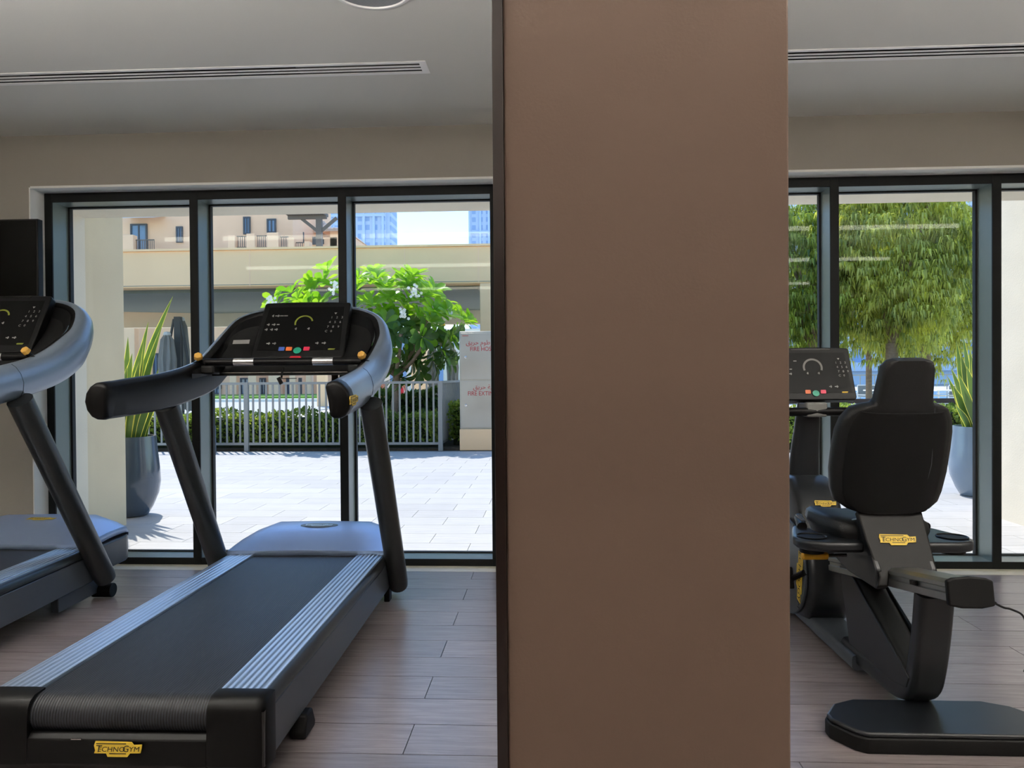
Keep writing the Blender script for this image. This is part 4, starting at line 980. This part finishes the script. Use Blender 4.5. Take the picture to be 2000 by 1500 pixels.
# ------------------------------------------------------------------ drooping-leaf trees right
def droop_tree(label, x, y, trunk_r, fork, crown_c, crown_r, n_tuft, seed, m, lean=0.):
    t = thing('weeping_tree', label, 'tree', (x, y, 0), group=None); rd = random.Random(seed)
    g = G(); tp = Vector((lean, 0, fork))
    g.tube([(0, 0, 0), (lean*.5, 0, fork*.5), tp], [trunk_r*1.15, trunk_r, trunk_r*.92], 10)
    cc = Vector(crown_c)-Vector((x, y, 0))
    for k in range(8):
        a = 2*math.pi*k/8+rd.uniform(-.3, .3); q = rd.uniform(.4, .8)
        e = cc+Vector((crown_r[0]*q*math.cos(a), crown_r[1]*q*math.sin(a), crown_r[2]*rd.uniform(-.1, .6)))
        g.tube(interp([tp+Vector((0, 0, -.05)), tp.lerp(e, .5)+Vector((0, 0, .1)), e], 3), [trunk_r*.5-trunk_r*.05*i for i in range(7)], 7)
    g.build('trunk', 'bark', t, ang=60)
    vs = []; fs = []
    for k in range(n_tuft):
        th = rd.uniform(0, 2*math.pi); u = rd.uniform(-1, 1); rr = rd.uniform(.55, 1.02); s = math.sqrt(1-u*u)
        d = Vector((s*math.cos(th), s*math.sin(th), u))
        c = cc+Vector((d.x*crown_r[0], d.y*crown_r[1], d.z*crown_r[2]))*rr*(1+.13*math.sin(th*3+u*4+seed)+.09*math.sin(th*7-u*9+seed*2))
        for j in range(11):
            a = rd.uniform(0, 2*math.pi); o1 = Vector((math.cos(a), math.sin(a), 0)); L = rd.uniform(.11, .20); w = L*.10
            sd_ = o1.cross(Vector((0, 0, 1))); p0 = c+Vector((rd.gauss(0, .02), rd.gauss(0, .02), rd.gauss(0, .02)))
            dn = rd.uniform(.5, 1.1)
            p1 = p0+o1*L*.45+Vector((0, 0, L*.05)); p2 = p0+o1*L*.75-Vector((0, 0, L*dn))
            q = len(vs); vs += [p0, p1+sd_*w, p1-sd_*w, p2]; fs += [(q, q+1, q+3, q+2)]
    g = G(); g.v = [tuple(v) for v in vs]; g.f = fs; g.build('foliage', m, t, ang=0, kind='stuff')
    return t
def base_at(px, Yd): return at(px, 740, Yd).x
droop_tree('tree with pale drooping leaves and thick trunk above the bike backrest', base_at(1742, 14), 14, .115, 1.75, (6.4, 14.2, 3.4), (1.45, 1.2, 1.9), 3200, 21, 'wleaf')
droop_tree('drooping-leaf tree behind and right of the thick-trunked one', base_at(1808, 17), 17, .11, 1.7, (8.7, 17.3, 3.1), (1.6, 1.4, 1.75), 2000, 22, 'wleaf')
droop_tree('slim-trunked small tree left of the thick-trunked one', base_at(1697, 17.5), 17.5, .07, 1.6, (7.0, 17.8, 3.1), (1.5, 1.2, 1.6), 1100, 23, 'wleaf2')
droop_tree('darker drooping-leaf tree at the right edge of the pillar', base_at(1597, 14.5), 14.5, .10, 1.6, (4.45, 14.6, 3.1), (1.25, 1.1, 1.65), 2100, 24, 'wleaf2')

# ------------------------------------------------------------------ things beyond the right hedge
rl = thing('timber_rail', 'low dark timber rail behind the right hedge', 'rail', (6.2, 13.2, 0))
G().box(-2.3, 2.3, -.04, .04, .68, .76).build('rail', 'timber', rl, bev=.006)
for k in (-2.2, -.75, .75, 2.2): G().box(k-.04, k+.04, -.035, .035, 0, .68).build('post', 'timber', rl, ang=0)
def chair():
    t = thing('garden_chair', 'white garden chair', 'chair', (0, 0, 0), group=None)
    for sx in (-.24, .24):
        for sy, hh in ((-.22, .44), (.24, .86)):
            G().tube([(sx, sy, 0), (sx, sy+(.05 if sy > 0 else 0), hh)], .018, 8).build('leg', 'white', t)
        G().box(sx-.02, sx+.02, -.24, .28, .62, .65).build('armrest', 'white', t)
    G().box(-.25, .25, -.25, .25, .42, .45).build('seat', 'greywick', t, bev=.008)
    g = G(); g.box(-.24, .24, .26, .285, .50, .53); g.box(-.24, .24, .275, .30, .84, .87); g.build('back_frame', 'white', t)
    G().box(-.22, .22, .265, .29, .53, .84).build('back_sling', 'greywick', t)
    return t
c0 = chair(); spots = [(at(1662, 760, 20).x, 20, 20, 'white garden chair left of the bike backrest, nearer of two'), (at(1690, 760, 22).x, 22, -30, 'white garden chair just right of the nearer left one, by the slim trunk'),
                       (at(1836, 760, 19).x, 19, 40, 'white chair with grey back right of the bike backrest'), (at(1858, 760, 21).x, 21, -60, 'white chair with grey back nearest the right planter')]
for i, (x, y, a, lb) in enumerate(spots):
    if i == 0: c0.location = (x, y, 0); c0.rotation_euler = (0, 0, R(a)); c0['label'] = lb
    else: dup(c0, (x, y, 0), (0, 0, R(a)), lb)
def table(x, y, lb):
    t = thing('garden_table', lb, 'table', (x, y, 0))
    G().box(-.5, .5, -.4, .4, .72, .75).build('tabletop', 'white', t, bev=.005)
    for a in (-.42, .42):
        for b in (-.33, .33): G().tube([(a, b, 0), (a, b, .72)], .02, 8).build('leg', 'white', t)
table(at(1700, 760, 21).x+.3, 20.6, 'white garden table by the slim trunk left of the backrest')
table(at(1845, 760, 20).x+.2, 20.2, 'white garden table right of the bike backrest')
# glass balustrade and pool beyond
bq = thing('glass_balustrade', 'pool balustrade of thin grey uprights beyond the white chairs', 'railing', (14, 27, 0))
for z in (.12, 1.12): G().box(-8, 8, -.02, .02, z, z+.04).build('rail', 'fence', bq, ang=0)
for k in range(33): G().box(-8+k*.5-.012, -8+k*.5+.012, -.012, .012, 0, 1.14).build('upright', 'fence', bq, ang=0)
tag(G().box(3, 45, 30, 52, -.02, .02).build('pool', 'water', ang=0), 'pale blue pool water beyond the white chairs', 'pool')
# hotel far behind; distance haze is put into its pale blue
ht = thing('hotel_building', 'long building coloured pale blue-white for haze, with strip windows, far behind the right trees', 'building', (40, 80, 0))
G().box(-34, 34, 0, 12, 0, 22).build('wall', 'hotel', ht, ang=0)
for fl_ in range(6):
    G().box(-34.3, 34.3, -.9, 0, 1.6+3.4*fl_-.15, 1.6+3.4*fl_+.75).build('balcony_band', 'hotel', ht, ang=0)
    for k in range(24):
        x = -32.5+k*2.8
        G().box(x-.95, x+.95, -.06, .02, 2.5+3.4*fl_-.1, 4.4+3.4*fl_).build('window', 'hotelw', ht, ang=0)

# ------------------------------------------------------------------ parasols, people, near background left
def parasol(lb, px, Yd, ztop, zbot, r, m, pole_m):
    p = at(px, 700, Yd); t = thing('closed_parasol', lb, 'parasol', (p.x, Yd, 0))
    G().tube([(0, 0, 0), (0, 0, ztop)], .035, 10).build('pole', pole_m, t)
    rings = []; n = 32
    for k, (f, rr) in enumerate(((0, .25), (.08, .55), (.35, .8), (.6, .72), (.68, .5), (.72, .62), (.9, .9), (1, 1.0))):
        z = ztop-(ztop-zbot)*f
        rings.append([(r*rr*(1+.28*math.cos(8*2*math.pi*i/n+f*2))*math.cos(2*math.pi*i/n), r*rr*(1+.28*math.cos(8*2*math.pi*i/n+f*2))*math.sin(2*math.pi*i/n), z+.03*math.cos(8*2*math.pi*i/n)*(f > .9)) for i in range(n)])
    G().loft(rings, cap=False).build('canopy', m, t, ang=60)
    G().lathe([(.001, ztop+.06), (r*.3, ztop+.05), (r*.42, ztop-.01), (r*.3, ztop-.03)], n=16, cap=False).build('cap', 'white' if m == 'shade_cloth' else pole_m, t)
    G().box(-.3, .3, -.3, .3, 0, .06).build('base', pole_m, t, bev=.01)
    return t
parasol('closed light grey parasol with white cap beside the snake plant', 327, 15.5, 2.15, .65, .20, 'shade_cloth', 'shade_dark')
pd = parasol('closed darker parasol on a thick grey post left of the second mullion', 356, 16.0, 2.5, .5, .17, 'shade_cloth', 'shade_dark')
G().box(-.07, .07, -.22, -.12, .2, 2.55).build('post', 'shade_dark', pd, ang=0)
for s in (-1, 1): G().tube([(s*.08, -.2, 2.5), (s*.24, -.22, 1.6), (s*.2, -.2, .9)], [.025, .035, .02], 8).build('strut', 'shade_dark', pd)
parasol('closed grey parasol left of the fire cabinet, farther from it', 845, 17.5, 1.9, .55, .17, 'shade_cloth', 'shade_dark')
parasol('closed grey parasol right beside the fire cabinet', 884, 17.0, 1.85, .6, .15, 'shade_cloth', 'shade_dark')

def person(name_label, x, y, top_m, hairm, yawd):
    t = thing('person', name_label, 'person', (x, y, 0), (0, 0, R(yawd)))
    def skin(name, pts, edges, rad, m, par):
        me = bpy.data.meshes.new(name); me.from_pydata(pts, edges, []); o = bpy.data.objects.new(name, me); C.objects.link(o); o.parent = par
        md = o.modifiers.new('skin', 'SKIN')
        for i, r in enumerate(rad): me.skin_vertices[0].data[i].radius = (r, r)
        me.skin_vertices[0].data[0].use_root = True
        o.modifiers.new('sub', 'SUBSURF').levels = 1; me.materials.append(M[m]); return o
    pts = [(0, 0, .52), (0, 0, .66), (0, .01, .82), (0, 0, .97), (0, 0, 1.05), (0, -.01, 1.14), (0, -.01, 1.22),
           (.17, 0, .94), (.21, -.06, .72), (.16, -.26, .62), (-.17, 0, .94), (-.21, -.06, .72), (-.16, -.26, .62),
           (.1, -.02, .5), (.12, -.42, .5), (.12, -.42, .08), (.12, -.54, .05), (-.1, -.02, .5), (-.12, -.42, .5), (-.12, -.42, .08), (-.12, -.54, .05)]
    ed = [(0, 1), (1, 2), (2, 3), (3, 4), (4, 5), (5, 6), (3, 7), (7, 8), (8, 9), (3, 10), (10, 11), (11, 12), (0, 13), (13, 14), (14, 15), (15, 16), (0, 17), (17, 18), (18, 19), (19, 20)]
    rad = [.13, .12, .13, .10, .05, .09, .08, .055, .04, .03, .055, .04, .03, .09, .065, .045, .04, .09, .065, .045, .04]
    b = skin('body', pts, ed, rad, 'skin', t)
    skin('top', [(0, 0, .55), (0, 0, .68), (0, .01, .82), (0, 0, .95)], [(0, 1), (1, 2), (2, 3)], [.15, .14, .15, .13], top_m, t)
    G().lathe([(.02, -.13), (.085, -.10), (.105, -.02), (.10, .05), (.07, .09), (.001, .105)], (0, .015, 1.20), 14, cap=False).build('hair', 'hair', t)
    G().box(-.24, .24, -.25, .25, .30, .40).box(-.24, .24, .2, .25, .4, .85).box(-.22, -.18, -.22, .22, 0, .3).box(.18, .22, -.22, .22, 0, .3).build('seat_block', 'white', t)
    return t
p1 = at(780, 765, 22)
person('person in a red top sitting behind the railing right of the frangipani trunk', p1.x, 22, 'redtop', 'hair', 25)
p2 = at(737, 778, 22)
person('person in pink sitting low behind the railing left of the frangipani trunk', p2.x, 22.5, 'pink', 'hair', -40)

# road, lawn strip, kerb
struct('road', G().box(-60, -8.5, 24.5, 36.5, -.02, .01), 'road')
struct('kerb', G().box(-60, -9.5, 36.5, 37.3, -.02, .14), 'kerb')
tag(G().box(-60, -10.0, 37.3, 42.5, -.02, .25).build('lawn', 'grass', ang=0), 'bright green lawn strip in front of the villa, beyond the road', 'lawn')
bpy.data.objects['lawn']['kind'] = 'stuff'

# ------------------------------------------------------------------ beige canopy building
cv = thing('canopy_building', 'long beige concrete canopy with deep fascia and grey underside spanning behind the fence', 'building', (-6, 15, 0))
def lc(v, o=Vector((-6, 15, 0))): return Vector(v)-o
G().box(-14, 6.4, -1, -.6, 2.96, 3.66).build('fascia', 'beige', cv, bev=.02)
G().box(-14, 6.4, -1.04, -.55, 3.66, 3.70).build('coping', 'beige', cv, ang=0)
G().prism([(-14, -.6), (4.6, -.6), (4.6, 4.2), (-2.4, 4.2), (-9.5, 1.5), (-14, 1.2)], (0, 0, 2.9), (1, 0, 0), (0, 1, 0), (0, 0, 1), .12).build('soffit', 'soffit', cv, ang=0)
G().box(-14, 6.4, -.6, 4.2, 3.02, 3.1).build('roof_deck', 'beige', cv, ang=0)
G().box(-8, 4.6, 4.0, 4.3, 2.55, 3.02).build('rear_beam', 'extl', cv, ang=0)
G().box(4.68, 5.15, -1, -.4, 0, 2.96).build('column', 'beige', cv, bev=.015)
for x in (-8.6, -4.4, .25, 3.25, 4.66):
    G().box(x-.008, x+.008, -1.004, -.99, 2.96, 3.66).build('joint', 'villa', cv, ang=0)
G().box(-14, 5.1, -1.003, -.99, 2.99, 3.0).build('drip_groove', 'soffit', cv, ang=0)
# columns nearer the ground behind
for px_, w, Yd, lb in ((818, .5, 24, 'beige square column between the frangipani trunk and the parasols'), (627, .36, 30, 'beige square column left of the treadmill arm end, beyond the road')):
    p = at(px_, 740, Yd)
    tag(G().box(p.x-w/2, p.x+w/2, Yd, Yd+w, -.02, 2.9 if Yd < 26 else 4.3).build('column', 'beige', bev=.01), lb, 'column')

# ------------------------------------------------------------------ tan villa far left
VY = 45.0
vl = thing('villa', 'tan rendered villa with balconies, dark windows and timber pergola above the canopy', 'building', (-20, VY, 0))
vo = Vector((-20, VY, 0))
def vx(px, py=470, d=0): return at(px, py, VY+d)-vo
wl = G(); a = vx(200, 470); b = vx(572, 470); top = vx(500, 395).z
wl.box(a.x-14, b.x, 0, 8, 0, top+1)
wl.build('wall', 'villa', vl, ang=0)
b2 = vx(640, 480)
G().box(b.x, b2.x, 2, 9, 0, vx(600, 452).z).build('wing_wall', 'villa', vl, ang=0)
def vwin(x0, x1, y0, y1, d=0, door=False):
    p, q = vx(x0, y0, d), vx(x1, y1, d)
    f = G(); X0, X1, Z1, Z0 = p.x, q.x, p.z, q.z; t = .09
    for r_ in ((X0, X0+t, Z0, Z1), (X1-t, X1, Z0, Z1), (X0+t, X1-t, Z0, Z0+t), (X0+t, X1-t, Z1-t, Z1)): f.box(r_[0], r_[1], d-.12, d+.02, r_[2], r_[3])
    f.box((X0+X1)/2-.04, (X0+X1)/2+.04, d-.1, d+.0, Z0+t, Z1-t)
    w = f.build('window', 'villaw', vl, ang=0)
    G().box(X0+t, X1-t, d-.06, d-.01, Z0+t, Z1-t).build('pane', 'vglass', w, ang=0)
for w in ((256, 289, 438, 490), (345, 358, 443, 474), (476, 490, 424, 458), (522, 540, 428, 455)): vwin(*w)
for w in ((578, 594, 454, 474), (611, 618, 463, 478), (627, 633, 468, 477)): vwin(*w, d=2)
for w in ((235, 252, 615, 640), (300, 318, 690, 740), (415, 432, 690, 770), (425, 433, 735, 760), (560, 575, 738, 775), (578, 590, 738, 775), (240, 262, 680, 735), (470, 490, 738, 772), (505, 520, 738, 772)): vwin(*w)
def vrail(x0, x1, y0, y1, d):
    p, q = vx(x0, y0, d), vx(x1, y1, d); g = G()
    g.box(p.x, q.x, d-.02, d+.02, p.z-.06, p.z); g.box(p.x, q.x, d-.02, d+.02, q.z, q.z+.06)
    n = max(3, int((q.x-p.x)/.11))
    for i in range(n+1):
        x = p.x+(q.x-p.x)*i/n; g.box(x-.018, x+.018, d-.015, d+.015, q.z, p.z)
    g.build('balcony_railing', 'perg', vl, ang=0)
for r_ in ((263, 301, 468, 489), (461, 482, 461, 484), (500, 522, 460, 484), (546, 563, 462, 484), (578, 595, 473, 484)): vrail(*r_, -1.4)
for x0, x1, y0 in ((241, 262, 459), (446, 460, 460), (482, 499, 457), (522, 545, 455), (563, 576, 464), (595, 606, 472)):
    p, q = vx(x0, y0, -1.6), vx(x1, 500, -1.6)
    G().box(p.x, q.x, -1.7, -1.2, 0, p.z).build('balcony_pier', 'villa', vl, bev=.03)
p, q = vx(240, 489, -1.6), vx(606, 489, -1.6)
G().box(p.x, q.x, -1.6, 0, p.z-.4, p.z-.1).build('balcony_slab', 'villa', vl, ang=0)
# awning over the left window
p, q = vx(233, 424, -1.2), vx(304, 428, -1.2)
G().prism([(0, 0), (0, .22), (1.4, .5), (1.4, .35)], (p.x, -1.4, p.z-.1), (0, 1, 0), (0, 0, 1), (1, 0, 0), q.x-p.x).build('awning', 'hotel', vl, ang=0)
# roofs
def hip(x0, x1, ye, yr, d, name='roof'):
    e0, e1 = vx(x0, ye, d), vx(x1, ye, d); r_ = vx((x0+x1)/2, yr, d)
    g = G(); zr = r_.z; ze = e0.z; m = (e0.x+e1.x)/2; w = (e1.x-e0.x)
    g.add([(e0.x, d, ze), (e1.x, d, ze), (e1.x, d+6, ze), (e0.x, d+6, ze), (m-w*.12, d+3, zr), (m+w*.12, d+3, zr), (e0.x, d, ze-.12), (e1.x, d, ze-.12)], [(0, 1, 5, 4), (1, 2, 5), (2, 3, 4, 5), (3, 0, 4), (0, 6, 7, 1), (0, 3, 2, 1)])
    o = g.build(name, 'rtile', vl, ang=0)
    t = G(); n = int(w/.35)
    for i in range(n):
        x = e0.x+w*(i+.5)/n; k = min(1, min(x-e0.x, e1.x-x)/(w*.38)); t.tube([(x, d-.08, ze+.02), (x+(m-x)*.0, d+3*k, ze+(zr-ze)*k+.02)], .07, 6)
    t.build('ridge_tiles', 'rtile', vl, ang=60, kind='stuff')
hip(621, 672, 448, 430, 1.5); hip(545, 640, 452, 410, 4)
G().box(vx(626).x, vx(656).x, 2, 7.5, 0, vx(640, 448, 1.5).z).build('turret_wall', 'villa', vl, ang=0)
# pergola
pg0 = vx(623, 440, -2); z_t = vx(600, 428, -2).z
G().box(pg0.x-.16, pg0.x+.16, -2.1, -1.8, 0, z_t).build('pergola_post', 'perg', vl, ang=0)
G().box(vx(563, 430, -2).x, vx(638, 430, -2).x, -2.1, -1.9, z_t, z_t+.2).build('pergola_beam', 'perg', vl, ang=0)
for s in (-1, 1): G().obox((pg0.x+s*.55, -1.95, z_t-.35), (1, 0, s*.8), (0, 1, 0), (-s*.8, 0, 1), .5, .06, .07).build('pergola_brace', 'perg', vl, ang=0)
for i in range(18):
    x = vx(564+4.2*i, 430, -2).x
    G().box(x-.035, x+.035, -2.5, -1.5, z_t+.2, z_t+.36).build('pergola_slat', 'perg', vl, ang=0)

# far towers
def tower(lb, px0, px1, Yd, H, step=None):
    a, b = at(px0, 480, Yd).x, at(px1, 480, Yd).x; w = b-a
    t = thing('tower_block', lb, 'tower', ((a+b)/2, Yd, 0))
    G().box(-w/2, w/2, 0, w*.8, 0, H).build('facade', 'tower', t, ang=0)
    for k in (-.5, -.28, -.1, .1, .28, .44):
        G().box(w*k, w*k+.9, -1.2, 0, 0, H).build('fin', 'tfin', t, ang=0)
    for z in range(28, int(H), 30): G().box(-w/2, w/2, -1.4, 0, z+8.5, z+9.6).build('floor_band', 'tfin', t, ang=0)
    if step: G().box(w/2, w/2+step, 2, w*.6, 0, H*.72).build('side_wing', 'tower', t, ang=0)
    return t
tower('high-rise coloured pale blue for haze, between the second and third window mullions', 645, 753, 300, 130, 2.0)
tower('high-rise coloured pale blue for haze, at the right end of the left window', 916, 1010, 340, 150)
tower('high-rise coloured pale blue for haze, at the upper right of the right window', 1878, 1990, 260, 120)
# low white buildings beyond the fence
for px0, px1, Yd, H, lb in ((690, 800, 58, 4.6, 'low white building beyond the railing behind the frangipani trunk'), (850, 960, 62, 5.2, 'low white building beyond the railing behind the grey parasols')):
    a, b = at(px0, 740, Yd).x, at(px1, 740, Yd).x
    t = thing('white_building', lb, 'building', ((a+b)/2, Yd, 0)); w = (b-a)/2
    G().box(-w, w, 0, 6, 0, H).build('wall', 'kerb', t, ang=0)
    for k in range(5):
        for z in (.8, 2.9):
            x = -w+w*2*(k+.5)/5; G().box(x-w*.09, x+w*.09, -.05, .01, z, z+1.1).build('window', 'hotelw', t, ang=0)
